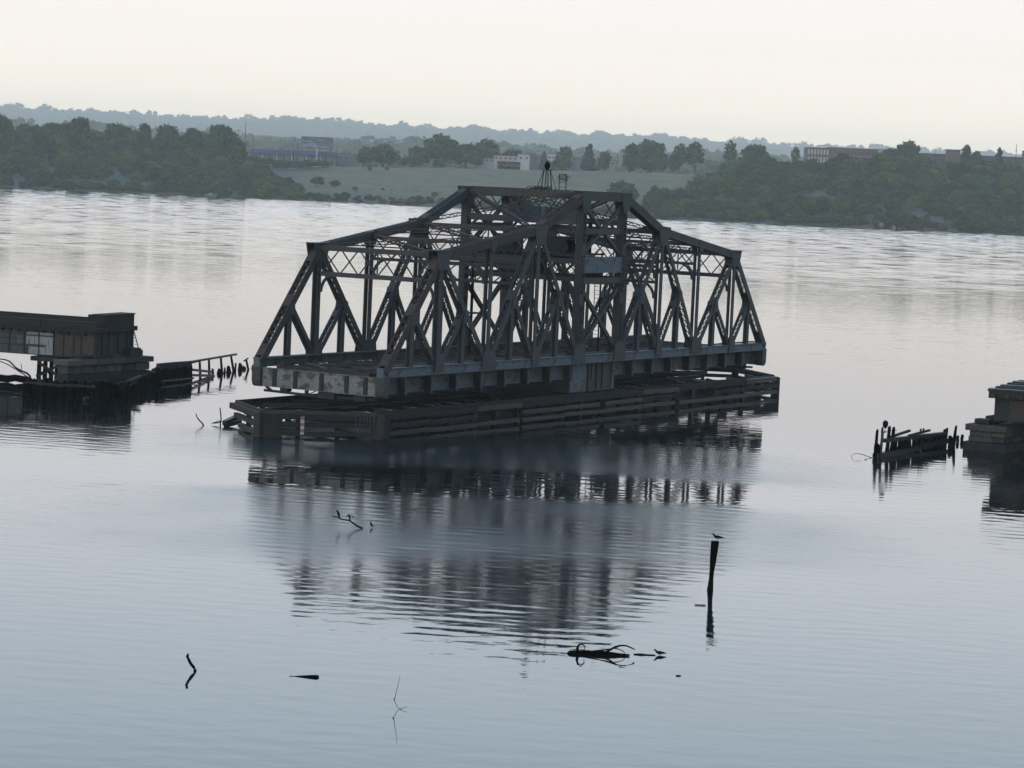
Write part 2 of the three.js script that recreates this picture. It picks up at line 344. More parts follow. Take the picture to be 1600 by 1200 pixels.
function leafTone(r, g, b) { const k = [r, g, b].join(); if (!toned.has(k)) { const m = leafMat.clone(); m.color.setRGB(r, g, b); toned.set(k, m); } return toned.get(k); }
function tree(X, D, h, w, kind, label, tone = [1, 1, 1], group, name) {
  const v = TREES[kind][Math.floor(X * 7.3) % TREES[kind].length], o = thing(name ?? (kind === 'bush' ? 'shrub' : kind === 'conifer' ? 'conifer_tree' : 'broadleaf_tree'), label, kind === 'bush' ? 'shrub' : 'tree', place(X, D, -.2), X, group);
  const width = { broad: .92, tall: .62, sparse: .9, conifer: .46, bush: .95 }[kind];
  o.scale.set(w / width, h, w / width);
  part(o, 'crown', v.crown, leafTone(...tone)); part(o, 'trunk', v.trunk, kind === 'sparse' ? paleBark : barkMat);
  return o;
}
// woods that read as one mass
function woods(name, label, spots, kinds, tint) {
  const sets = kinds.map((k) => TREES[k]).flat(), lists = sets.map(() => []);
  for (const s of spots) lists[Math.floor(rnd() * sets.length)].push(s);
  const root = new THREE.Group(); root.name = numbered(name); scene.add(root); tag(root, label, 'woods', null, 'stuff');
  const q = new THREE.Quaternion(), up = V3(0, 1, 0), c = new THREE.Color();
  sets.forEach((v, i) => {
    if (!lists[i].length) return;
    const im = new THREE.InstancedMesh(mergeGeometries([v.crown], false), leafMat, lists[i].length); im.name = 'foliage'; im.castShadow = im.receiveShadow = true; im.userData.kind = 'stuff';
    lists[i].forEach(([X, D, h, w], j) => { im.setMatrixAt(j, new THREE.Matrix4().compose(V3(...place(X, D, -.12 * h)), q.setFromAxisAngle(up, rnd() * 6.28), V3(w, h, w))); const t = tint(X, D); im.setColorAt(j, c.setRGB(...t)); });
    root.add(im);
  });
}
reseed(31);
const autumn = () => { const t = rnd(), k = rr(.55, 1.35); return t < .12 ? [1.9 * k, 1.3 * k, .9 * k] : t < .34 ? [1.6 * k, 1.45 * k, .8 * k] : t < .5 ? [.7 * k, .75 * k, k] : [k, k, k * rr(.8, 1.2)]; };
{
  const left = [], right = [], brush = [];
  for (let i = 0; i < 420; i++) {
    const X = rr(-160, 470), s = Math.pow(rnd(), .9), D = shore(X) + 4 + s * 250 * (1 - sstep(330, 470, X) * .82);
    const h = rr(8, 15) * mix(.75, 1.15, s) * (1 - sstep(360, 470, X) * .42); left.push([X, D, h, h * rr(.9, 1.25)]);
  }
  for (let i = 0; i < 130; i++) { const X = rr(-160, 470), D = shore(X) + rr(1, 9), h = rr(3, 6); left.push([X, D, h, h * 1.5]); }
  woods('left_bank_woods', 'dense dark woods covering the far bank at the left of the field', left, ['broad', 'bush'], autumn);
  for (let i = 0; i < 860; i++) {
    const X = rr(1010, 1800), s = rnd(), D = shore(X) + 5 + s * 275, open = X < 1180 && s > mix(.28, 1.1, sstep(1030, 1180, X)), strip = Math.abs(D - shore(X) - 95) < 16 && X > 1180 && X < 1330, strip2 = Math.abs(D - shore(X) - 40) < 10 && X > 1375 && X < 1460;
    if (open || strip || strip2) continue;
    const h = rr(6, 12.5) * mix(.75, 1.1, s); right.push([X, D, h, h * rr(.9, 1.3)]);
  }
  for (let i = 0; i < 190; i++) { const X = rr(960, 1800), D = shore(X) + rr(1, 9), h = rr(2.5, 5.5); right.push([X, D, h, h * 1.6]); }
  woods('right_bank_woods', 'dense dark woods climbing the far bank at the right of the field', right, ['broad', 'bush'], autumn);
  for (let i = 0; i < 170; i++) { const X = rr(440, 1010), D = shore(X) + rr(1, 12) * (rnd() < .8 ? 1 : 2), h = rr(1.4, 4); brush.push([X, D, h, h * 1.8]); }
  woods('shore_brush', 'low brush along the water below the grassy field', brush, ['bush'], autumn);
}
{ // far hills: thousands of crowns, nobody could count them
  const low = [crown('far', 110, 5), crown('far', 110, 6), crown('far', 110, 7)], up = V3(0, 1, 0), q = new THREE.Quaternion(), c = new THREE.Color();
  for (const [name, label, count, d0, d1, h0, h1] of [['near_hill_woods', 'hazy green woods on the hills behind the far bank', 6500, 2400, 5300, 9, 18], ['far_hill_woods', 'pale hazy woods along the most distant ridge', 14000, 8000, 11600, 20, 36]]) {
    reseed(count);
    const root = new THREE.Group(); root.name = name; scene.add(root); tag(root, label, 'woods', null, 'stuff');
    low.forEach((g) => {
      const n = Math.floor(count / 3), im = new THREE.InstancedMesh(g, leafMat, n); im.name = 'foliage'; im.userData.kind = 'stuff';
      for (let i = 0; i < n; i++) {
        const X = rr(-300, 1900), D = d0 + (d1 - d0) * Math.pow(rnd(), .7), big = rnd() < .12 ? rr(1.3, 1.9) : 1, h = rr(h0, h1) * big * (1 + .5 * fbm(X * .02, D * .002, 3, 2)), w = h * rr(1, 1.7);
        im.setMatrixAt(i, new THREE.Matrix4().compose(V3(...place(X, D, -.15 * h)), q.setFromAxisAngle(up, rnd() * 6.28), V3(w, h, w))); const k = autumn(); im.setColorAt(i, c.setRGB(...k));
      }
      root.add(im);
    });
  }
}
// ---------- the old swing bridge, in its own frame: x along the span, z towards the near truss ----------
const BX = 1.8367, BZ = -193.484, BTURN = 58.949 * Math.PI / 180;
const PAN = 6.2568, TOWER = 3.0232, CHORD = 4.2925, HZ = 4.95, END = TOWER + 4 * PAN;
const TOP = { 1: CHORD + 7.549, 2: CHORD + 8.456, 3: CHORD + 9.363, 4: CHORD + 11.8455 };
const bridge = thing('swing_bridge', 'dark rusty steel truss swing bridge standing open in mid river', 'bridge', [BX, 0, BZ], BTURN);
const nodeX = (s, i) => s * (TOWER + (4 - i) * PAN);
const Z = V3(0, 0, 1), Y = V3(0, 1, 0), X1 = V3(1, 0, 0);
// a built-up member: two webs with flange angles, joined on both open faces by crossed lacing bars and batten plates
function member(name, a, b, wide, deep, side, mat, o = {}) {
  const t = b.clone().sub(a), L = t.length(); t.normalize();
  const n = side.clone().addScaledVector(t, -side.dot(t)).normalize(), d = t.clone().cross(n).normalize();
  const P = (u, v, w) => a.clone().addScaledVector(t, u).addScaledVector(d, v).addScaledVector(n, w), m = new MB(), lace = new MB();
  const th = o.thick ?? .03, fl = Math.min(.055, wide * .14);
  for (const s of [-1, 1]) {
    m.bar(P(0, 0, s * (wide / 2 - th / 2)), P(L, 0, s * (wide / 2 - th / 2)), th, deep, n);
    for (const f of [-1, 1]) m.bar(P(0, f * (deep / 2 - .012), s * (wide / 2 - th - fl / 2)), P(L, f * (deep / 2 - .012), s * (wide / 2 - th - fl / 2)), fl, .022, n);
  }
  const battens = o.battens ?? [0, 1], bl = o.battenLength ?? .8;
  const faces = o.faces ?? [-1, 1];
  if (o.cover) for (const f of [].concat(o.cover)) m.bar(P(0, f * (deep / 2 + .008), 0), P(L, f * (deep / 2 + .008), 0), wide - .008, .02, n);
  for (const f of faces) {
    for (const q of battens) { const c = mix(bl / 2 + (o.skip ?? .4), L - bl / 2 - (o.skip ?? .4), q); m.bar(P(c - bl / 2, f * (deep / 2 + .007), 0), P(c + bl / 2, f * (deep / 2 + .007), 0), wide - .03, .018, n); }
    const step = (o.step ?? 1) * (wide - 2 * th), N = Math.max(2, Math.round((L - .5) / step)), w = wide / 2 - th - fl / 2;
    for (let i = 0; i < N; i++) {
      const u0 = .25 + (L - .5) * i / N, u1 = .25 + (L - .5) * (i + 1) / N, s = i % 2 ? 1 : -1;
      lace.bar(P(u0, f * (deep / 2 + .006), s * w), P(u1, f * (deep / 2 + .006), -s * w), .012, .05, d);
      if (o.crossed !== false) lace.bar(P(u0, f * (deep / 2 + .019), -s * w), P(u1, f * (deep / 2 + .019), s * w), .012, .05, d);
    }
  }
  const e = part(bridge, name, m.geo(), mat);
  if (lace.p.length) part(e, 'lacing', lace.geo(), mat).userData.kind = 'stuff';
  return e;
}
const trussSteel = (s, side, i) => (s < 0 && (i === 0 || side > 0 && i < 2) ? M.steelRust : M.steel);
for (const side of [1, -1]) {
  const z = side * HZ, p = (x, y) => V3(x, y, z);
  for (const s of [-1, 1]) {
    const B = (i) => p(nodeX(s, i), CHORD), T = (i) => p(nodeX(s, i), TOP[i]), half = (a, b) => a.clone().add(b).multiplyScalar(.5), foot = (q) => V3(q.x, CHORD, z);
    const rust = s < 0 && side > 0 ? M.steelRust : M.steel;
    member('end_post', B(0), T(1), .66, .5, Z, s < 0 ? M.steelRust : M.steel, { battens: [0, .52, 1], battenLength: .95 });
    member('top_chord', T(1), T(3), .64, .58, Z, rust, { cover: s > 0 ? -1 : undefined, faces: s > 0 ? [1] : [-1, 1], step: .55, battens: [0, .5, 1] });
    member('top_chord', T(3), T(4), .645, .6, Z, rust, { cover: s > 0 ? -1 : undefined, faces: s > 0 ? [1] : [-1, 1], step: .55 });
    member('diagonal', T(1), B(2), .58, .4, Z, M.steel, { battens: [0, .5, 1] });
    member('diagonal', B(2), T(3), .60, .4, Z, M.steel, { battens: [0, .5, .92] });
    member('diagonal', T(3), B(4), .59, .38, Z, M.steel, { battens: [0, .5, 1] });
    const mids = [half(B(0), T(1)), half(T(1), B(2)), half(B(2), T(3)), half(T(3), B(4))];
    mids.forEach((q, i) => {
      member('hanger', foot(q), q.clone().setY(q.y - .12), .34 + .01 * i, .4, Z, M.steel, { faces: [] });
      member('sub_strut', q, B([1, 1, 3, 3][i]), .48 + .012 * i, .32, Z, M.steel, { battens: [.1, 1], battenLength: .6 });
    });
    for (const i of [1, 2, 3]) member('post', B(i), T(i), .44 + .01 * i, .40, Z, M.steel, { faces: [], thick: .03 });
    member('tower_leg', B(4), T(4), .58, .55, X1, M.steel, { step: .8, crossed: true, battens: [0, .35, .7, 1] });
    // gusset plates over the joints
    const g = (x, y, w, h, k, up) => part(bridge, 'gusset_plate', (() => { const m = new MB(); for (const f of [-1, 1]) { const zz = z + f * .345; m.plate(up ? [[x - w, y - h], [x + w, y - h], [x + w * .75, y + h], [x - w * .75, y + h]] : [[x - w, y + h], [x - w * .6, y - h], [x + w * .6, y - h], [x + w, y + h]], zz - .012 - k, zz + .012 + k); } return m.geo(); })(), M.steel);
    for (const i of [1, 2, 3, 4]) g(nodeX(s, i), CHORD + .45, i % 2 ? .55 : .95, .62, .001 * i, true);
    g(nodeX(s, 1), TOP[1] - .3, .9, .62, .002); g(nodeX(s, 2), TOP[2] - .2, .4, .4, .003); g(nodeX(s, 3), TOP[3] - .35, .95, .7, .004); g(nodeX(s, 4), TOP[4] - .3, .8, .65, .005);
    mids.forEach((q, i) => part(bridge, 'gusset_plate', (() => { const m = new MB(); for (const f of [-1, 1]) { const zz = z + f * (.346 + .002 * i); m.plate([[q.x - .42, q.y - .75], [q.x + .42, q.y - .75], [q.x + .2, q.y + .12], [q.x - .2, q.y + .12]], zz - .012, zz + .012); } return m.geo(); })(), M.steel));
    // end shoe with its rounded underside
    const e = s * (END - .1);
    part(bridge, 'end_shoe', new MB().plate([[e - .34, CHORD - .2], [e - .36, 3.1], [e - .26, 2.78], [e - .05, 2.68], [e + .16, 2.72], [e + .34, 3.0], [e + .36, CHORD - .2]].map(([x, y]) => [x, y]), z - .34, z + .34).geo(), M.steel);
    part(bridge, 'cap_plate', box(nodeX(s, 1) + s * .22, TOP[1] + .36, z, 1.2, .07, .9), M.steel);
    part(bridge, 'cap_plate', box(nodeX(s, 3) - s * .1, TOP[3] + .34, z, .7, .12, .8), M.steel);
  }
  member('top_chord', p(-TOWER, TOP[4]), p(TOWER, TOP[4]), .65, .6, Z, M.steel, { cover: 1, faces: [-1], step: .6 });
  // the pale bottom chord and its flange
  const c = new MB(); c.box(0, CHORD, z, 2 * END + .5, .56, .5); c.box(0, CHORD + .29, z + side * .03, 2 * END + .5, .03, .64); c.box(0, CHORD - .29, z + side * .03, 2 * END + .5, .03, .64);
  part(bridge, 'bottom_chord', c.geo(), M.steelPale);
  // tower bracing in the plane of the truss
  member('tower_strut', p(-TOWER, 11.15), p(TOWER, 11.15), .5, 1.15, Z, M.steelPale, { faces: [], thick: .06 });
  member('tower_strut', p(-TOWER, 10.0), p(TOWER, 10.0), .42, .42, Z, M.steel, { faces: [-1, 1] });
  member('tower_strut', p(-TOWER, 13.6), p(TOWER, 13.6), .4, .4, Z, M.steel, { faces: [-1, 1] });
  for (const f of [1, -1]) { member('tower_brace', p(-TOWER * f, 11.8), p(TOWER * f, 15.6), .26 + .02 * f, .26, Z, M.steel, { crossed: false }); member('tower_brace', p(-TOWER * f, CHORD + .4), p(TOWER * f, 9.7), .27 + .02 * f, .28, Z, M.steel, { crossed: false }); }
}
// frames across the bridge: portal, sway and tower frames, each with top and bottom strut and crossed lattice
function crossFrame(name, x, top, deep, cells, mat, size = .3) {
  const m = new MB(), l = new MB(), y1 = top - deep, zz = HZ - .36;
  m.box(x, top, 0, size, size, 2 * zz); m.box(x, y1, 0, size * .9, size * .9, 2 * zz);
  for (const s of [-1, 1]) m.plate([[0, 0], [1, 0], [.42, -.42], [0, -1.1]].map(([a, b]) => [a, b]), -.02, .02);
  const f = new MB();
  f.box(x, top, 0, size, size, 2 * zz); f.box(x, y1, 0, size * .9, size * .9, 2 * zz);
  for (const s of [-1, 1]) {                                           // curved knee braces below the bottom strut
    for (let i = 0; i < 5; i++) { const a0 = i / 5 * Math.PI / 2, a1 = (i + 1) / 5 * Math.PI / 2, R = 1.25, q = (a) => V3(x, y1 - R + R * Math.sin(a), s * (zz - R + R * Math.cos(a))); f.bar(q(a0), q(a1), .16, .16, X1); }
  }
  for (let i = 0; i < cells; i++) {
    const a = mix(-zz, zz, i / cells), b = mix(-zz, zz, (i + 1) / cells);
    l.bar(V3(x - .04, y1, a), V3(x - .04, top, b), .05, .085, X1); l.bar(V3(x + .04, top, a), V3(x + .04, y1, b), .05, .085, X1);
    if (i && i % 3 === 0) l.box(x, (y1 + top) / 2, a, .08, deep - size, .08);
  }
  const e = part(bridge, name, f.geo(), mat); part(e, 'lattice', l.geo(), mat).userData.kind = 'stuff'; return e;
}
for (const s of [-1, 1]) {
  crossFrame('portal_frame', nodeX(s, 1), TOP[1] + .05, 1.75, 6, M.steel, .34);
  crossFrame('sway_frame', nodeX(s, 2), TOP[2] - .1, 1.5, 6, M.steel, .24);
  crossFrame('sway_frame', nodeX(s, 3), TOP[3] - .05, 2.3, 5, M.steel, .34);
  crossFrame('tower_frame', nodeX(s, 4), TOP[4] + .02, 1.9, 6, M.steel, .5);
  crossFrame('tower_frame', nodeX(s, 4), 11.4, 1.3, 6, M.steel, .36);
  crossFrame('sway_frame', nodeX(s, 3), TOP[3] - 2.7, 1.2, 6, M.steel, .22);
  // lateral bracing between the top chords
  for (const [i, j] of [[1, 2], [2, 3], [3, 4]]) for (const f of [-1, 1])
    member('lateral_brace', V3(nodeX(s, i), TOP[i] + .12 + .1 * f, -f * (HZ - .3)), V3(nodeX(s, j), TOP[j] + .12 + .1 * f, f * (HZ - .3)), .3, .2, Y, i === 3 || s < 0 ? M.steelRust : M.steel, { step: 1.1, crossed: false, faces: [-1, 1] });
  for (const i of [1, 2]) part(bridge, 'tie_rod', new MB().loft([{ p: V3((nodeX(s, i) + nodeX(s, i + 1)) / 2, mix(TOP[i], TOP[i + 1], .5) - .2, -HZ), r: .05 }, { p: V3((nodeX(s, i) + nodeX(s, i + 1)) / 2, mix(TOP[i], TOP[i + 1], .5) - .2, HZ), r: .05 }], 6).geo(), M.steel);
}
for (const f of [-1, 1]) member('lateral_brace', V3(-TOWER, TOP[4] + .1 + .12 * f, -f * (HZ - .3)), V3(TOWER, TOP[4] + .1 + .12 * f, f * (HZ - .3)), .3, .2, Y, M.steelRust, { crossed: false });
// floor: beams across at every half panel, stringers, weathered ties
{
  const xs = []; for (const s of [-1, 1]) for (let k = 0; k <= 8; k++) xs.push(s * (TOWER + k * PAN / 2)); xs.push(0);
  for (const x of xs) {
    const end = Math.abs(Math.abs(x) - END) < .1, m = new MB(), y0 = 2.72, y1 = CHORD - .32, xx = end ? Math.sign(x) * (END - .05) : x;
    m.box(xx, (y0 + y1) / 2, 0, .05, y1 - y0, 2 * HZ - .5); m.box(xx, y1 - .02, 0, .26, .04, 2 * HZ - .75); m.box(xx, y0 + .02, 0, .26, .04, 2 * HZ - .75);
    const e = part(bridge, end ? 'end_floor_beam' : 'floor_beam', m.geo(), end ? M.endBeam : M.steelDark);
    for (const s of [-1, 1]) part(e, 'stiffener', box(xx, (y0 + y1) / 2, s * (HZ - .2), .14, y1 - y0, .1), M.steelPale);
    if (end) for (const z of [-3.6, -1.9, .2, 2.2, 3.7]) part(e, 'stiffener', box(xx, (y0 + y1) / 2, z, .22, y1 - y0 - .1, .3), M.steelDark);
  }
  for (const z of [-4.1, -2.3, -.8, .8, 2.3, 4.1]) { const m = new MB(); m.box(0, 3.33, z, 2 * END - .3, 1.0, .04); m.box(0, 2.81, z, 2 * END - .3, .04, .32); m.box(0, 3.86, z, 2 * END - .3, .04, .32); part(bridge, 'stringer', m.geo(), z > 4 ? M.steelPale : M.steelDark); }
  reseed(5);
  const ties = [0, 1, 2, 3].map((k) => box(0, 0, 0, .24, .22, 7.6 + .15 * k));
  for (let i = 0; i < 92; i++) { if (rnd() < .06) continue; const t = part(bridge, 'tie', ties[i % 4], i % 3 ? M.wood : M.woodBrown); t.position.set(-END + .55 + i * .605, 4.0 + .04 * rnd(), rr(-.12, .12)); t.rotation.set(rr(-.012, .012), rr(-.035, .035), rr(-.04, .04)); }
  for (const s of [-1, 1]) for (let i = 0; i < 9; i++) { const w = part(bridge, 'walkway_plank', box(0, 0, 0, 6.1, .06, .5), M.woodGrey); w.position.set(-END + 3.3 + i * 6.2, 4.62 + .02 * rnd(), s * (HZ - .62)); w.rotation.y = rr(-.012, .012); }
  for (let i = 0; i < 34; i++) { const w = part(bridge, 'loose_board', box(0, 0, 0, rr(.8, 2.2), .06, rr(.12, .25)), [M.wood, M.woodBrown, M.woodGrey][i % 3]); w.position.set(rr(-END + .3, i < 16 ? -END + 6 : END - 1), 4.22 + .06 * rnd(), rr(-3.6, 3.6)); w.rotation.set(rr(-.06, .06), rr(-1.5, 1.5), rr(-.06, .06)); }
}
// lifting gear hung under both ends, turntable and operating floor in the middle
for (const s of [-1, 1]) {
  const m = new MB(), x = s * (END - .35);
  m.bar(V3(x, 2.42, -HZ + .3), V3(x, 2.36, -.3), .16, .16, X1); m.bar(V3(x, 2.36, -.3), V3(x, 2.5, HZ - .6), .16, .16, X1); m.bar(V3(x, 2.7, -HZ + .4), V3(x, 2.42, -HZ + .9), .14, .14, X1); m.box(x, 2.55, -1.2, .2, .4, .2); m.box(x, 2.6, -2.9, .5, .24, .6); m.box(x, 2.5, .6, .7, .45, 1.3); m.bar(V3(x, 2.45, -1.0), V3(x, 2.75, -.3), .06, .06, X1); m.box(x, 2.52, 3.2, .6, .4, .9);
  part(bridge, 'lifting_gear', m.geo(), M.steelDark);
}
{
  const m = new MB(); for (const s of [-1, 1]) { m.box(0, 2.92, s * 4.62, 6.5, 2.06, .05); m.box(s * 3.2, 2.92, 0, .05, 2.06, 9.1); } m.box(0, 1.87, 0, 6.7, .06, 9.5);
  part(bridge, 'loading_girder', m.geo(), M.steel);
  for (const s of [-1, 1]) { part(bridge, 'cover_plate', box(-2.05, 2.92, s * 4.68, 2.3, 2.2, .05), M.steelPale); for (const x of [-.5, .75, 1.6, 3.1]) part(bridge, 'stiffener', box(x, 2.92, s * 4.7, x > 3 ? .34 : .16, 2.1, .12), x > 3 ? M.steelPale : M.steel); }
  part(bridge, 'drum', new THREE.CylinderGeometry(4.2, 4.2, 1.1, 40), M.steelDark).position.y = 1.28;
  const h = new MB(); h.box(0, 11.85, -.3, 5.4, .12, 8.2); h.box(-.8, 11.0, -1.2, 3.0, 1.5, 2.4);
  part(bridge, 'operating_floor', h.geo(), M.steelDark);
  const g = new MB(); g.box(.6, 12.5, 1.2, 1.5, 1.15, 1.6); g.loft([{ p: V3(-1.6, 12.35, 2.6), r: .5 }, { p: V3(-.4, 12.35, 2.6), r: .5 }], 12); g.loft([{ p: V3(1.9, 11.9, 2.9), r: .16 }, { p: V3(1.9, 14.2, 2.9), r: .16 }], 8); part(bridge, 'turning_machinery', g.geo(), M.steelDark);
  part(bridge, 'motor_box', box(-1.2, 12.5, -2.2, 1.4, 1.2, 1.6), M.steelDark); part(bridge, 'motor_box', box(1.4, 10.6, 3.4, 1.4, .9, 1.2), M.steelDark);
  const pf = new MB(); pf.box(1.3, 9.72, 4.2, 1.5, .06, 1.1); for (const x of [.6, 1.3, 2]) pf.box(x, 9.2, 4.7, .06, 1.0, .06); pf.box(1.3, 8.72, 4.7, 1.5, .06, .06);
  part(bridge, 'hanging_cage', pf.geo(), M.steelDark);
  const shaft = new MB(); for (const [x, z] of [[-4.6, -3.2], [-4.9, -2.9], [2.1, 3.9]]) shaft.loft([{ p: V3(x, 2.6, z), r: .06 }, { p: V3(x, 12, z), r: .06 }], 6); shaft.box(-4.75, 7.2, -3.05, 1.5, .1, .9);
  part(bridge, 'drive_shaft', shaft.geo(), M.steelDark);
  const up = new MB(); for (const s of [-1, 1]) { up.box(0, TOP[4] - 1.3, s * 1.6, 5.8, .75, .3); }
  part(bridge, 'top_girder', up.geo(), M.steelPale);
  const lad = (x, z, y0, y1, w) => { const l = new MB(); for (const s of [-1, 1]) l.bar(V3(x, y0, z + s * w / 2), V3(x, y1, z + s * w / 2), .05, .05, X1); for (let y = y0 + .3; y < y1; y += .3) l.box(x, y, z, .03, .03, w); return l.geo(); };
  part(bridge, 'ladder', lad(3.45, 2.9, 4.6, 11.4, .5), M.steel); part(bridge, 'ladder', lad(-3.02, 3.2, TOP[4] + .3, TOP[4] + 1.55, .58), M.steelDark);
  // signal mast on the top frame
  const mast = new MB(), bx = -3.02, bz = 1.85, by = TOP[4] + .27;
  for (const [dx, dz] of [[-.28, -.3], [.28, -.3], [-.28, .3], [.28, .3]]) mast.bar(V3(bx + dx, by, bz + dz), V3(bx + dx * .6, by + 1.5, bz + dz * .55), .06, .06, X1);
  for (const s of [-1, 1]) { mast.bar(V3(bx, by + .02, bz + s * .85), V3(bx, by + .65, bz + s * .62), .035, .035, X1); mast.bar(V3(bx, by + .65, bz + s * .62), V3(bx, by + 1.45, bz + s * .3), .035, .035, X1); }
  mast.box(bx, by + 1.5, bz, .5, .06, .6);
  const e = part(bridge, 'signal_mast', mast.geo(), M.steelDark);
  part(e, 'lantern', new MB().loft([{ p: V3(bx, by + 1.53, bz), r: .12 }, { p: V3(bx, by + 1.68, bz), r: .15 }, { p: V3(bx, by + 1.7, bz), r: .22 }, { p: V3(bx, by + 1.95, bz), r: .22 }, { p: V3(bx, by + 2.08, bz), r: .1 }, { p: V3(bx, by + 2.2, bz), r: .03 }], 12).geo(), M.lantern);
  const vine = new MB(); reseed(9); for (let i = 0; i < 40; i++) { const a = rr(0, 6.3), r = rr(.05, .35); vine.bar(V3(-1.1 + r * Math.cos(a), TOP[4] + .36, -1 + 2.2 * rnd()), V3(-1.1 + r * Math.cos(a + 1), TOP[4] + .5 + .1 * rnd(), -1 + 2.2 * rnd()), .03, .03, Y); }
  part(bridge, 'cable_coil', vine.geo(), M.steelRust);
}
{ // round masonry pivot pier under the drum
  const pier = thing('pivot_pier', 'round stone pier beneath the middle of the swing bridge', 'pier', [BX, 0, BZ], BTURN);
  for (let c = 0; c < 3; c++) for (let i = 0; i < 16; i++) {
    const a0 = (i + .5 * (c % 2)) / 16 * 2 * Math.PI + .006, a1 = a0 + 2 * Math.PI / 16 - .012, R = 4.75 - .04 * c + .05 * noise(i * 2.1, c, 3), y0 = -1.2 + c * .62, pts = [];
    const m = new MB(), q = (a, r, y) => V3(r * Math.cos(a), y, r * Math.sin(a));
    m.quad(q(a1, R, y0), q(a0, R, y0), q(a0, R, y0 + .6), q(a1, R, y0 + .6)); m.quad(q(a0, R, y0 + .6), q(a0, R - .9, y0 + .6), q(a1, R - .9, y0 + .6), q(a1, R, y0 + .6)); m.quad(q(a0, R, y0), q(a0, R - .9, y0), q(a0, R - .9, y0 + .6), q(a0, R, y0 + .6)); m.quad(q(a1, R - .9, y0), q(a1, R, y0), q(a1, R, y0 + .6), q(a1, R - .9, y0 + .6));
    part(pier, 'stone', m.geo(), c ? M.stoneDark : M.woodWet);
  }
  part(pier, 'pier_core', new THREE.CylinderGeometry(4.3, 4.3, 1.9, 32), M.stoneDark).position.y = -.24;
}

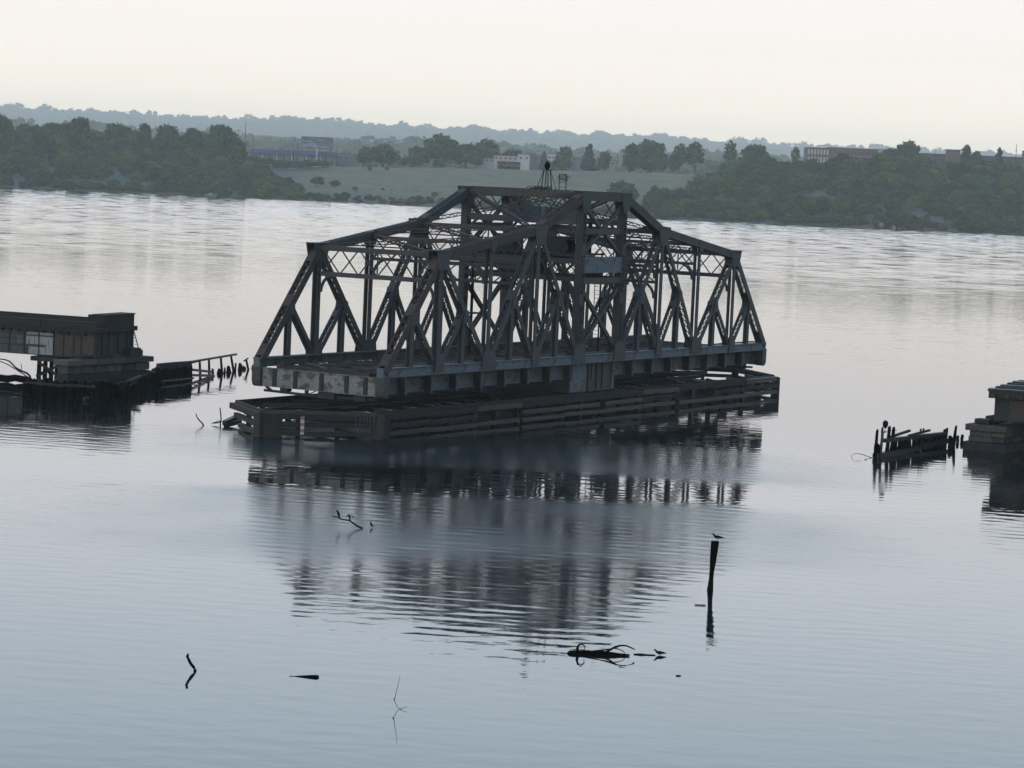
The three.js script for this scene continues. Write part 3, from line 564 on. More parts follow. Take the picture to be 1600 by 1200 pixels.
// ---------- timber fender round the bridge pier ----------
{
  const f = thing('timber_fender', 'long dark timber crib fender floating round the foot of the swing bridge', 'fender', [BX, 0, BZ], BTURN);
  f.userData.label = 'long dark timber crib with plank sides round the foot of the swing bridge';
  const ring = [[-28, 4.75], [31, 5.1], [36.4, -1.3], [34, -6.6], [-29.3, -6.1], [-33.3, -.9]], hh = (x) => 1.55 + .1 * sstep(-20, 30, x);
  reseed(41);
  ring.forEach(([x0, z0], k) => {
    const [x1, z1] = ring[(k + 1) % ring.length], L = Math.hypot(x1 - x0, z1 - z0), t = V3((x1 - x0) / L, 0, (z1 - z0) / L), out = V3(-t.z, 0, t.x).multiplyScalar(k === 99 ? 1 : 1);
    const cx = (x0 + x1) / 2, cz = (z0 + z1) / 2; if (out.x * cx + out.z * cz < 0) out.negate();
    const at = (u, y, o) => V3(x0 + t.x * u, y, z0 + t.z * u).addScaledVector(out, o);
    const n = Math.max(1, Math.round(L / 5.9)), brown = k >= 4;
    for (let i = 0; i < n; i++) for (let c = 0; c < 3; c++) {          // three rows of walers
      const u0 = L * i / n + .02, u1 = L * (i + 1) / n - .02, top = hh(mix(x0, x1, (i + .5) / n)), y = top - .2 - c * .53, dy = rr(-.05, .04); if (rnd() < .02 && c === 1) continue;
      const cut = k === 4 ? c * 1.1 : k === 3 && i === n - 1 ? -c * 1.6 : 0;
      part(f, 'waler', bar(at(u0 + Math.max(0, cut), y + dy, .02 * rnd()), at(u1 + Math.min(0, cut) - (rnd() < .2 ? rr(0, .8) : 0), y + rr(-.05, .04), .05 * rnd()), .3, c ? .3 : .37, out), c === 2 ? M.woodWet : k === 4 ? M.woodBrown : brown ? M.wood : rnd() < .3 ? M.woodWet : M.wood);
    }
    const m = Math.max(2, Math.round(L / 3.0));
    for (let i = 0; i <= m; i++) { if ((k === 4 && i === 0) || (k === 3 && i === m)) continue; const u = L * i / m, top = hh(mix(x0, x1, i / m)) - .04; part(f, 'post', bar(at(u, -1.4, -.3), at(u + rr(-.04, .04), top, -.3), .3, .3, out), i % 3 ? M.wood : M.woodWet); }
    part(f, 'cap_timber', bar(at(.1, hh(cx) + .03, -.32), at(L - .1, hh(cx) + .03, -.32), .26, .2, out), k >= 4 ? M.woodBrown : M.wood);
  });
  const corner = (x, z, w, mat) => part(f, 'corner_post', box(x, .1, z, w, 2.95, w), mat);
  corner(-33.3, -.9, .46, M.woodBrown); corner(-28, 4.8, .56, M.woodBrown); corner(31, 5.1, .4, M.wood);
  const sheet = part(f, 'corner_sheathing', bar(V3(-28.25, .75, 4.9), V3(-27.2, .75, 5.12), .1, 1.6, V3(0, 0, 1)), M.wood); sheet.position.y = 0;
  part(f, 'corner_sheathing', bar(V3(-33.25, .75, -.5), V3(-32.4, .75, .35), .1, 1.55, V3(-.75, 0, .66)), M.wood);
  // braces lying flat across the crib and inner stringers
  for (let i = 0; i < 16; i++) { const x = -27 + i * 3.75, b = part(f, 'flat_brace', bar(V3(x + 3.6, 1.32, 1.4), V3(x, 1.3, 4.7), .3, .2, Y), i % 4 === 1 ? M.woodGrey : M.woodBrown); b.position.y = rr(-.03, .05); }
  for (let i = 0; i < 16; i++) { const x = -27 + i * 3.75; part(f, 'flat_brace', bar(V3(x + 3.6, 1.3, -2.4), V3(x, 1.28, -6.1), .3, .2, Y), i % 3 ? M.wood : M.woodBrown); }
  for (const z of [-4.4, -2.3, 1.5, 3.1]) part(f, 'inner_stringer', box(.8, 1.08, z, 61, .26, .3), M.wood);
  for (let i = 0; i < 20; i++) { const x = -27.4 + i * 2.95; part(f, 'cross_timber', box(x, .8, -.8, .3, .28, 10.6), M.woodWet); }
  for (let i = 0; i < 26; i++) { const b = part(f, 'loose_board', box(0, 0, 0, rr(.8, 2.6), .07, rr(.15, .3)), [M.wood, M.woodBrown, M.woodGrey][i % 3]); b.position.set(rr(-31, 33), 1.27, rr(-5, 4)); b.rotation.set(rr(-.1, .1), rr(-3, 3), rr(-.1, .1)); }
  part(f, 'mud_fill', (() => { const g = new THREE.PlaneGeometry(60, 8.5, 60, 10); g.rotateX(-Math.PI / 2); const p = g.attributes.position; for (let i = 0; i < p.count; i++) p.setY(i, .16 + .22 * fbm(p.getX(i) * .3, p.getZ(i) * .4, 2)); g.computeVertexNormals(); return g; })(), M.woodWet).position.set(1, 0, -.8);
  for (let i = 0; i < 12; i++) part(f, 'inner_sheathing', box(-23.6 + i * 4.7, .45, 3.9, 4.66, 1.3, .1), M.woodWet);
  // a bundle of thin weathered laths leaning on the front
  const laths = [0, 1, 2].map((k) => bar(V3(0, -.3, 0), V3(.05 * k - .05, 1.65, -.12), .05, .1, Z));
  for (let i = 0; i < 17; i++) { const u = i / 16, b = part(f, 'lath', laths[i % 3], M.woodGrey); b.position.set(-29.35 + 1.6 * u + rr(-.04, .04), rr(-.12, .05) - .3 * Math.pow(2 * u - 1, 2), 3.85 + 1.05 * u + .22); b.rotation.set(rr(.02, .14), .6, -.16 * (2 * u - 1) + rr(-.06, .06)); }
  // tide board in red and white
  { const b = part(f, 'tide_board', bar(V3(-31.55, .2, 1.3), V3(-31.55, 1.35, 1.3), .06, .24, V3(-.72, 0, .69)), M.white); b.position.set(-.02, 0, .02); for (const y of [.38, .78, 1.16]) part(b, 'red_band', bar(V3(-31.555, y, 1.305), V3(-31.555, y + .17, 1.305), .085, .245, V3(-.72, 0, .69)), M.red); }
}
// ---------- left approach: girder span, bent, stone pier, fender ----------
const ATURN = -Math.atan(.375);
{
  const sp = thing('approach_span', 'dark plate girder approach span with faded painted panels, cut off above the left pier', 'bridge span', [BX, 0, BZ], ATURN);
  const bands = [[-62, 12]]; // panel joints
  const joints = []; for (let a = -63.96; a < -38.6; a += 1.333) joints.push(a); joints.push(-38.63, -37.75, -36.85, -36.2, -35.0);
  const print = (k) => {                                               // faded paint on two of the panels, rust on the others
    const t = texture(128, (u, v) => {
      const n = fbm(u * 5 + k * 3, v * 3, k, 4), st = fbm(u * 22 + k, v * 1.5, k * 2.1, 3), rust = blend([.022, .019, .016], [.05, .038, .028], Math.min(1, Math.max(0, .5 + 1.2 * n + .7 * st)));
      if (k === 0 || k === 1) {
        const X = u + k, bar1 = v > .74 && v < .80, stroke = v > .30 && v < .40 && X < 1.42 && X > .06, leg = X < .28 && v < .32, side = X < .1;
        const pale = blend([.17, .178, .172], [.085, .072, .058], sstep(.0, .35, st + n * .6));
        return bar1 || stroke || leg || side || v > .92 ? [.022, .026, .03] : pale;
      }
      if (k === 2 || k === 3) { const word = (v > .3 && v < .38) || (v > .56 && v < .62) || (v > .8 && v < .86); const box_ = k === 3 && u > .55 && u < .8 && v > .45 && v < .72 && !(u > .62 && u < .73 && v > .5 && v < .67); return box_ ? [.075, .07, .062] : word ? [.02, .024, .028] : blend([.042, .045, .047], rust, sstep(-.1, .25, n)); }
      return rust;
    }, true);
    t.wrapS = t.wrapT = THREE.ClampToEdgeWrapping; return dull({ map: t, roughness: .85 });
  };
  const prints = [0, 1, 2, 3, 4, 5, 6].map(print);
  for (let i = 0; i < joints.length - 1; i++) {
    const a = joints[i], b = joints[i + 1], dist = Math.round((a + 38.63) / 1.333), k = b > -38.5 ? 4 + i % 3 : dist === -2 ? 0 : dist === -1 ? 1 : dist === -3 ? 3 : dist === -4 ? 2 : 4 + i % 3;
    const p = part(sp, 'plate_panel', new THREE.BoxGeometry(b - a - .06, 1.88, .04), prints[k]); p.position.set((a + b) / 2, 2.74, 4.58);
    part(sp, 'stiffener', box(b - .02, 2.72, 4.6, .07, 1.92, .12), M.steelDark);
    const q = part(sp, 'far_plate', box((a + b) / 2, 2.74, -1.38, b - a, 1.88, .04), M.steelDark);
  }
  for (const z of [4.6, -1.4]) { part(sp, 'flange', box(-50.1, 1.77, z, 29.6, .05, .42), M.steelDark); part(sp, 'flange', box(-50.1, 3.74, z, 29.8, .06, .46), M.steelDark); }
  part(sp, 'deck_slab', box(-49.9, 3.86, 1.6, 30.2, .2, 6.5), M.wood);
  for (let i = 0; i < 39; i++) part(sp, 'tie_end', box(-64 + i * .74, 3.66, 4.84, .26, .2, .3), M.wood);
  for (let i = 0; i < 6; i++) part(sp, 'curb_timber', box(-62 + i * 4.95, 4.28 + .01 * (i % 2), 4.72, 4.9, .62, .3), M.wood);
  part(sp, 'curb_timber', box(-49.6, 4.28, -1.4, 29, .6, .3), M.wood);
  part(sp, 'ballast', (() => { const g = new THREE.PlaneGeometry(29, 5.8, 80, 16); g.rotateX(-Math.PI / 2); const p = g.attributes.position; for (let i = 0; i < p.count; i++) p.setY(i, .12 * fbm(p.getX(i), p.getZ(i), 4)); g.computeVertexNormals(); return g; })(), M.woodWet).position.set(-49.5, 4.12, 1.6);
  // end of the span: dark framed face with upright strips, bulkhead box on top
  part(sp, 'end_wall', box(-35.1, 2.85, 1.6, .12, 2.0, 5.9), M.steelDark);
  for (const [b, w, pale] of [[4.5, .2, 0], [3.4, .1, 0], [2.3, .12, 1], [.9, .1, 0], [-.5, .12, 0], [-1.3, .2, 0]]) part(sp, 'end_strip', box(-34.98, 2.85, b, .14, 1.95, w), pale ? M.steel : M.steelDark);
  part(sp, 'end_beam', box(-34.95, 3.95, 1.6, .5, .36, 6.4), M.wood);
  part(sp, 'end_bulkhead', (() => { const m = new MB(); m.box(-34.85, 4.62, 1.2, .25, 1.0, 4.5); m.box(-35.6, 4.62, 3.4, 1.4, 1.0, .2); m.box(-35.6, 4.62, -.95, 1.4, 1.0, .2); m.box(-35.3, 5.13, 1.2, 1.3, .08, 4.7); return m.geo(); })(), M.wood);
  const ab = (a, b) => BZ + Math.sin(-ATURN) * a + Math.cos(ATURN) * b, zl = ab(-34.8, -1.9);
  const lad = thing('access_ladder', 'thin steel ladder leaning on the end of the left approach span', 'ladder', [0, 0, 0]), at4 = (x, y) => atDepth(x, y, zl);
  const railA = [at4(202.8, 513), at4(210.2, 552.5)], railB = [at4(208, 513), at4(219, 553.5)];
  for (const [p, q] of [railA, railB]) part(lad, 'rail', bar(p, q, .07, .07, Z), M.steelDark);
  for (let i = 1; i < 8; i++) part(lad, 'rung', bar(railA[0].clone().lerp(railA[1], i / 8), railB[0].clone().lerp(railB[1], i / 8), .03, .03, Y), M.steel);
  part(lad, 'head_beam', bar(at4(199, 511.5), at4(210.5, 513), .14, .14, Y), M.steelDark);
  part(lad, 'guy_wire', bar(at4(200, 494), at4(206, 512), .025, .025, Z), M.steelDark);
  // timber bent below the span
  const bent = thing('timber_bent', 'dark timber bent under the left approach span beside the stone pier', 'trestle bent', [BX, 0, BZ], ATURN);
  part(bent, 'cap', box(-39.1, 1.5, .3, 2.5, .36, 9.8), M.wood);
  for (const a of [-40, -39.45, -38.9, -38.4, -37.9, -37.4]) for (const z of [-4, -1.3, 1.6, 4.4]) part(bent, 'pile', new MB().loft([{ p: V3(a - .06, -1, z), r: .2 }, { p: V3(a, 1.35, z), r: .17 }], 9).geo(), M.woodWet);
  for (const s of [-1, 1]) part(bent, 'brace', bar(V3(-40, mix(.1, 1.2, s > 0 ? 1 : 0), 4.62 + .05 * s), V3(-37.9, mix(.1, 1.2, s > 0 ? 0 : 1), 4.62 + .05 * s), .06, .22, Z), M.wood);
  part(bent, 'back_sheathing', box(-38.9, .6, -1.4, 2.3, 1.4, .12), M.woodWet);
}
function stonePier(name, label, x0, x1, z0, z1, courses, pos, baseMat) {      // coursed stone, long axis with the channel
  const p = thing(name, label, 'pier', pos, BTURN);
  reseed(Math.round(x0 * 10));
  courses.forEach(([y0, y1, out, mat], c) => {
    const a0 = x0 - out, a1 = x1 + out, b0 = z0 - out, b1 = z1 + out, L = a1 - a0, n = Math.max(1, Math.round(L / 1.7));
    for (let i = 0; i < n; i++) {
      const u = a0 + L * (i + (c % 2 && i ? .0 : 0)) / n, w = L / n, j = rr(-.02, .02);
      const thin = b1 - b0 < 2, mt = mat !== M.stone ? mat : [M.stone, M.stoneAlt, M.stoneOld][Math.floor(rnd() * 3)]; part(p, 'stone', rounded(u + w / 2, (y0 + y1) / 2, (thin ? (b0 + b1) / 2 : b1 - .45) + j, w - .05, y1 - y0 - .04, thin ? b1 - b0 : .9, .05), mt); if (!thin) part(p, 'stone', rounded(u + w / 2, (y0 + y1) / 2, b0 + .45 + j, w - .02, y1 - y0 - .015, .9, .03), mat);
    }
    if (b1 - b0 > 2) for (const [a, s] of [[a0, 1], [a1, -1]]) part(p, 'stone', rounded(a + s * .45, (y0 + y1) / 2, (b0 + b1) / 2, .9, y1 - y0 - .015, b1 - b0 - 1.83, .03), mat);
  });
  const [ya, yb] = [courses[courses.length - 1][0], courses[0][1]];
  part(p, 'pier_core', box((x0 + x1) / 2, (ya + yb) / 2 - .04, (z0 + z1) / 2, x1 - x0 - .5, yb - ya - .1, z1 - z0 - .5), M.stoneDark);
  return p;
}
function rounded(x, y, z, sx, sy, sz, c) {                              // block with its top and side edges chamfered
  const m = new MB(), a = sx / 2, b = sz / 2, h = sy / 2, pts = [[-a + c, -h], [a - c, -h], [a, -h + c], [a, h - c], [a - c, h], [-a + c, h], [-a, h - c], [-a, -h + c]].map(([u, v]) => [x + u, y + v]);
  return m.plate(pts, z - b, z + b).geo();
}
{
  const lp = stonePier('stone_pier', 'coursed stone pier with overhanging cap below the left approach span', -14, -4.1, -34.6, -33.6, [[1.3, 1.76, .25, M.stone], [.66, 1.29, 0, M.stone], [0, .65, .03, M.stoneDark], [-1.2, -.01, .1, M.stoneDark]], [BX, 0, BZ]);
  part(lp, 'bed_stone', rounded(-10.4, 1.9, -34.2, 3.4, .24, 1.1, .03), M.stoneDark); part(lp, 'bed_stone', rounded(-5.6, 2.02, -34.3, 1.6, .5, 1.1, .06), M.stoneDark); part(lp, 'bed_stone', rounded(-5.5, 2.34, -34.3, 1.2, .14, .9, .04), M.stoneDark); part(lp, 'bed_stone', rounded(-8, 1.86, -34.2, 2, .18, 1, .03), M.steelDark);
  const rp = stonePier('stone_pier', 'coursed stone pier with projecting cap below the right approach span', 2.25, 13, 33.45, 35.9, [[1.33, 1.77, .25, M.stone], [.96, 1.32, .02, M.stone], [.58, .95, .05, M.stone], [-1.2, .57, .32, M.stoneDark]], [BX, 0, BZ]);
  part(rp, 'bed_stone', rounded(3.1, 1.95, 34.1, 1.0, .34, 1.0, .05), M.stoneDark); part(rp, 'bed_stone', rounded(5.2, 2.0, 34.2, 1.6, .44, 1.0, .06), M.stoneDark); part(rp, 'loose_timber', bar(V3(3.4, 2.25, 34.6), V3(6.2, 2.5, 34.9), .2, .22, Y), M.wood);
}
{ // right approach span
  const sp = thing('approach_span', 'rusty plate girder approach span with ragged deck timbers at the right edge', 'bridge span', [BX, 0, BZ], ATURN);
  for (let i = 0; i < 12; i++) {
    const a = 35 + i * 1.05; const p = part(sp, 'plate_panel', box(a + .5, 3.0, 4.18, .98, 1.56, .04), i % 3 === 1 ? M.steelRust : M.steelDark);
    part(sp, 'stiffener', box(a, 3.0, 4.21, .09, 1.58, .12), i % 2 ? M.steel : M.steelRust);
  }
  part(sp, 'flange', box(41.5, 2.2, 4.2, 13, .05, .42), M.steelDark); part(sp, 'flange', box(41.5, 3.82, 4.2, 13, .06, .46), M.steelDark);
  part(sp, 'far_girder', box(41.5, 3.0, -4.2, 13, 1.6, .08), M.steelDark); part(sp, 'end_wall', box(35.05, 3.0, 0, .1, 1.6, 8.2), M.steelDark);
  part(sp, 'deck_slab', box(41.6, 4.0, 0, 13.2, .3, 8.9), M.wood);
  part(sp, 'edge_timber', box(41.4, 3.98, 4.42, 13.6, .54, .34), M.wood); part(sp, 'end_beam', box(34.75, 3.95, 0, .5, .56, 8.5), M.wood); for (let i = 0; i < 14; i++) part(sp, 'tie_end', box(34.9 + i * .95, 3.86, 4.66, .28, .24, .3), M.woodWet);
  reseed(8); for (let i = 0; i < 8; i++) part(sp, 'deck_timber', box(41.35 + .12 * i + rr(-.1, .1), 4.24 + .085 * Math.min(i, 4), 4.1 - i * .98, 13.6 - .2 * i, .2, .92), i % 2 ? M.wood : M.woodWet);
  part(sp, 'hanging_strap', new MB().loft([{ p: V3(34.95, 3.7, 3.9), r: .03 }, { p: V3(35.05, 3.2, 3.9), r: .03 }, { p: V3(35.2, 2.6, 3.95), r: .03 }, { p: V3(35.1, 2.2, 3.95), r: .03 }], 5).geo(), M.steelRust);
}
function pile(h, r0, r1, s, lean = [0, 0]) {                            // weathered pile with an uneven, split top, base at the water
  reseed(s); const m = new MB(), n = 5, path = [];
  path.push({ p: V3(-lean[0] * .3, -.8, -lean[1] * .3), r: r0 });
  for (let i = 0; i <= n; i++) { const t = i / n; path.push({ p: V3(lean[0] * t + rr(-.02, .02), h * t * .94, lean[1] * t + rr(-.02, .02)), r: mix(r0, r1, t) * rr(.9, 1.08) }); }
  path.push({ p: V3(lean[0] + r1 * .3, h, lean[1]), r: r1 * .45 });
  return m.loft(path, 9, .16).geo();
}
const W = (x, y) => { const q = onWater(x, y); return [q.x, 0, q.z]; };
{ // left pile fender
  const f = thing('pile_fender', 'close wall of dark timber piles round the foot of the left stone pier', 'fender', [0, 0, 0]);
  const line = [[-35.1, -186.9, 1.32], [-32, -185.3, 1.42], [-29.7, -184.9, 1.5], [-28.3, -187.2, 1.2], [-28.0, -194, 1.05], [-27.6, -201.2, 1.35]];
  reseed(61); const shapes = [0, 1, 2, 3].map((k) => pile(1, .21, .17, 300 + k));
  for (let k = 0; k < line.length - 1; k++) {
    const [x0, z0, h0] = line[k], [x1, z1, h1] = line[k + 1], L = Math.hypot(x1 - x0, z1 - z0), n = Math.round(L / .4);
    for (let i = 0; i < n; i++) { const t = i / n, m = part(f, 'pile', shapes[Math.floor(rnd() * 4)], rnd() < .12 ? M.woodGrey : rnd() < .4 ? M.wood : M.woodWet); m.position.set(mix(x0, x1, t) + rr(-.05, .05), 0, mix(z0, z1, t) + rr(-.05, .05)); m.scale.set(1, mix(h0, h1, t) * rr(.88, 1.04), 1); m.rotation.y = rr(0, 6); }
    if (k !== 2) part(f, 'waler', bar(V3(x0, mix(h0, h1, .5) * .72, z0 + .24), V3(x1, mix(h0, h1, .5) * .72, z1 + .24), .16, .26, Y), M.wood);
  }
  part(f, 'leaning_timber', bar(V3(-30.4, .15, -184.3), V3(-27.6, 1.3, -192.5), .2, .24, Y), M.woodBrown);
  const g = thing('open_fender', 'low timber fender with daylight between its piles, right of the left pier', 'fender', [0, 0, 0]);
  const q = [[-27.6, -201.6], [-26.9, -203.6], [-26.2, -205.4], [-25.7, -206.6]];
  for (const [i, t] of [0, .25, .55, .62, 1.1, 1.42, 1.5, 1.95, 2.25, 2.32, 2.9].entries()) { const k = Math.min(2, Math.floor(t)), u = t - k, m = part(g, 'pile', shapes[i % 4], M.woodWet); m.position.set(mix(q[k][0], q[k + 1][0], u), 0, mix(q[k][1], q[k + 1][1], u)); m.scale.set(1.25, 1.3, 1.25); }
  for (let k = 0; k < 3; k++) part(g, 'cap_timber', bar(V3(q[k][0], 1.36 - .02 * k, q[k][1]), V3(q[k + 1][0], 1.34 - .02 * k, q[k + 1][1]), .5, .3, Y), M.wood);
  part(g, 'waler', bar(V3(q[0][0] + .25, .25, q[0][1]), V3(q[3][0] + .25, .2, q[3][1]), .14, .2, Y), M.woodWet);
}
{ // leaning rail on posts beyond it, with the stumps of old piles
  const base = [[295, 594], [313, 590], [327, 587], [347, 584], [365, 580]], top = [[291, 566], [312, 563.5], [326.5, 562], [345, 559], [361, 556.5]];
  const r = thing('fallen_rail', 'long timber rail sloping on five leaning posts left of the bridge', 'railing', [0, 0, 0]);
  const tops = [];
  base.forEach(([x, y], i) => { const b = onWater(x, y), t = atDepth(...top[i], b.z); tops.push(t); part(r, 'post', new MB().loft([{ p: b.clone().setY(-.7), r: .11 }, { p: b, r: .11 }, { p: t, r: .09 }], 8).geo(), M.woodWet); });
  const e0 = atDepth(266, 575, tops[0].z + 1.5), e1 = atDepth(369, 553.5, tops[4].z);
  part(r, 'rail', bar(tops[0].clone().add(V3(-.6, -.12, .8)), e1, .16, .2, Y), M.woodWet);
  part(r, 'rail', bar(e0, tops[1], .14, .12, Y), M.wood); part(r, 'brace', bar(atDepth(281, 574, tops[0].z), atDepth(292, 565, tops[0].z), .14, .16, Y), M.woodWet);
  part(r, 'sunken_waler', bar(atDepth(294, 577, tops[0].z), atDepth(330, 581, tops[2].z), .2, .22, Y), M.woodWet); part(r, 'sunken_waler', bar(atDepth(293, 586, tops[0].z), atDepth(334, 587, tops[2].z), .2, .2, Y), M.woodWet);
  const stumps = [[332, 586, 576, .13, 'short dark pile stump under the sloping rail'], [343, 584, 577, .24, 'broad pile stump left of the last rail post'], [351, 583, 574, .1, 'thin pointed pile stump behind the fourth rail post'], [357, 582, 572, .22, 'broad pile stump between the last two rail posts'], [368, 579, 567, .1, 'slender pile just right of the sloping rail end'], [375, 578, 567.5, .2, 'jagged pile close to the bridge end'], [381, 577, 573, .22, 'lowest pile stump near the bridge end'], [396, 576, 571, .2, 'pile stump half hidden behind the bridge end']];
  stumps.forEach(([x, y, t, rad, label], i) => { const b = onWater(x, y), h = atDepth(x, t, b.z).y; const m = solo('old_pile', pile(h, rad, rad * .75, 700 + i), M.woodWet, label, 'pile', 'old pile stumps left of the bridge'); m.position.copy(b); });
  const b = onWater(388, 577.5), t1 = atDepth(384.5, 561.5, b.z), tp = thing('crossed_pile', 'leaning pile with a short crosspiece on top beside the bridge end', 'pile', [0, 0, 0]);
  part(tp, 'pile', new MB().loft([{ p: b.clone().setY(-.6), r: .1 }, { p: b, r: .1 }, { p: t1, r: .09 }], 8).geo(), M.woodWet); part(tp, 'crosspiece', bar(atDepth(380.5, 564.5, b.z), atDepth(388, 559.5, b.z), .12, .12, Y), M.woodWet);
}
function branch(pts, r0, r1, z, m = new MB()) { m.loft(pts.map(([x, y, r], i) => ({ p: atDepth(x, y, z), r: r ?? mix(r0, r1, i / (pts.length - 1)) })), 8, .1); return m; }
{ // left edge: long log and a bleached branch
  const z = onWater(20, 598).z;
  solo('floating_log', branch([[-60, 590], [-20, 591], [0, 591], [12, 592], [24, 590.5], [39, 593.5], [46, 594]], .3, .26, z, new MB()).geo(), M.woodWet, 'long dark log lying on the water at the left edge', 'log');
  const zz = onWater(42, 616).z, b = thing('driftwood_branch', 'bleached forked driftwood branch caught on the left pile fender', 'branch', [0, 0, 0]);
  part(b, 'stem', branch([[48, 589], [42, 583], [32, 579], [24, 574], [15, 564.5], [8, 562], [-3, 560.5]], .075, .04, zz).geo(), M.woodGrey);
  part(b, 'fork', branch([[44, 590], [36, 584], [27, 578.5], [13, 570], [3, 565.5], [-6, 563]], .045, .03, zz + .1).geo(), M.woodGrey); part(b, 'twig', branch([[33.5, 579], [33.3, 572], [32.8, 568]], .03, .02, zz).geo(), M.woodGrey);
  const c = solo('bent_root', branch([[56, 587], [63, 583], [72, 579], [75, 580], [78, 585]], .04, .09, zz + .3).geo(), M.woodGrey, 'pale bent root lying on top of the left pile fender', 'driftwood');
}
{ // right: broken fender, lantern post, lone piles
  const f = thing('broken_fender', 'short broken pile fender with collapsed walers left of the right pier', 'fender', [0, 0, 0]);
  const A = onWater(1367, 717), B = onWater(1477, 697), L = (t) => A.clone().lerp(B, t); reseed(83);
  const piles = [[0, 1.95, .13], [.03, .95, .2], [.07, 2.05, .1], [.16, 2.05, .15], [.22, 1.95, .15], [.27, 1.1, .18], [.33, 1.15, .17], [.4, 1.1, .18], [.47, 1.2, .17], [.54, 1.1, .2], [.6, 1.1, .17], [.68, 1.1, .2], [.75, 1.0, .2], [.81, 1.05, .18], [.87, 1.0, .2], [.93, .95, .19], [.985, 1.2, .12], [1.0, 1.28, .11]];
  piles.forEach(([t, h, r], i) => { const m = part(f, 'pile', pile(h, r, r * (h > 1.5 ? .72 : .9), 900 + i, h > 1.5 ? [.06, 0] : [rr(-.05, .05), 0]), M.woodWet); m.position.copy(L(t)); });
  part(f, 'waler', bar(L(.1).setY(1.12), L(.98).setY(.9), .24, .34, Y), M.woodWet); part(f, 'waler', bar(L(.2).setY(1.28), L(.46).setY(1.5), .14, .18, Y), M.wood); part(f, 'waler', bar(L(.45).setY(1.16), L(.75).setY(1.3), .14, .16, Y), M.wood);
  part(f, 'waler', bar(L(.5).setY(.22), L(1).setY(.38), .34, .42, Y), M.woodWet); part(f, 'waler', bar(L(.0).setY(.2), L(.5).setY(.12), .34, .36, Y), M.woodWet); part(f, 'plank', bar(L(.56).setY(.85), L(.7).setY(.3), .1, .3, Z), M.woodWet); part(f, 'plank', bar(L(.78).setY(.75), L(.95).setY(.45), .1, .26, Z), M.woodWet);
  part(f, 'tie_rod', bar(L(.08).setY(1.72), L(.28).setY(1.66), .03, .03, Y), M.steelDark);
  for (const t of [.62, .66]) part(f, 'stub', box(L(t).x, 1.35, L(t).z, .12, .3, .12), M.wood);
  const p = L(.075).add(V3(-.02, 0, .35)), lp = thing('lantern_post', 'square grey post topped with a round dark lantern at the broken fender', 'lantern post', [p.x, 0, p.z]);
  part(lp, 'post', bar(V3(-.08, -.6, 0), V3(.02, 1.72, 0), .16, .16, Z), M.woodGrey); part(lp, 'bracket', bar(V3(-.1, 1.74, 0), V3(.28, 1.72, 0), .05, .05, Z), M.steelDark); part(lp, 'stem', bar(V3(.16, 1.74, 0), V3(.17, 2.05, 0), .04, .04, Z), M.steelDark);
  part(lp, 'lantern', new MB().loft([[2.0, .05], [2.06, .13], [2.2, .18], [2.36, .19], [2.46, .12], [2.52, .04]].map(([y, r]) => ({ p: V3(.17, y, 0), r })), 12).geo(), M.lantern);
  const z = onWater(1352, 715).z; solo('bent_twig', branch([[1364, 716], [1358, 714], [1349, 710.5], [1340, 708.5], [1334, 709.5], [1330, 712.5], [1333, 716]], .025, .012, z).geo(), M.woodGrey, 'thin arched twig rising from the water left of the broken fender', 'twig');
  [[1489.5, 698, 664.5, .15, 'tall dark pile with a pointed top between broken fender and right pier'], [1484.5, 698, 681, .17, 'squat pile touching the foot of the tall pointed pile'], [1496, 691, 680.5, .11, 'small round pile standing alone before the right pier'], [1503, 690, 679, .12, 'short notched pile at the corner of the right pier']].forEach(([x, y, t, r, label], i) => { const b = onWater(x, y); solo('old_pile', pile(atDepth(x, t, b.z).y, r, r * (i ? .9 : .55), 1200 + i, i ? [0, 0] : [.12, 0]), M.woodWet, label, 'pile', 'old piles by the right pier').position.copy(b); });
}
// ---------- birds ----------
const F1 = { gullGrey: std({ color: new THREE.Color(.12, .13, .14), roughness: .8 }), gullPale: std({ color: new THREE.Color(.33, .33, .33), roughness: .8 }), black: std({ color: new THREE.Color(.018, .018, .02), roughness: .6 }), tan: std({ color: new THREE.Color(.16, .13, .10), roughness: .8 }), leg: std({ color: new THREE.Color(.10, .07, .04), roughness: .8 }) };
function gull(label, pos, turn, s = 1) {
  const b = thing('gull', label, 'bird', pos, turn), P = (x, y, r, h) => ({ p: V3(x, y, 0), r, h });
  part(b, 'body', new MB().loft([P(-.25, .155, .004, .003), P(-.19, .16, .022, .014), P(-.11, .158, .05, .04), P(-.02, .162, .066, .062), P(.07, .18, .062, .064), P(.13, .212, .045, .048), P(.165, .25, .034, .036), P(.185, .285, .036, .037), P(.21, .296, .033, .033), P(.235, .29, .018, .018), P(.27, .28, .009, .01), P(.29, .27, .002, .002)], 14).geo(), F1.gullPale);
  for (const z of [-1, 1]) { part(b, 'wing', new MB().loft([{ p: V3(.09, .19, z * .055), r: .012, h: .035 }, { p: V3(.0, .19, z * .066), r: .014, h: .052 }, { p: V3(-.12, .175, z * .052), r: .012, h: .038 }, { p: V3(-.28, .16, z * .018), r: .006, h: .01 }], 10).geo(), F1.gullGrey); part(b, 'leg', bar(V3(.0, 0, z * .028), V3(-.005, .12, z * .028), .014, .014, Z), F1.leg); part(b, 'foot', box(.02, .006, z * .028, .06, .01, .04), F1.leg); }
  b.scale.setScalar(s); return b;
}
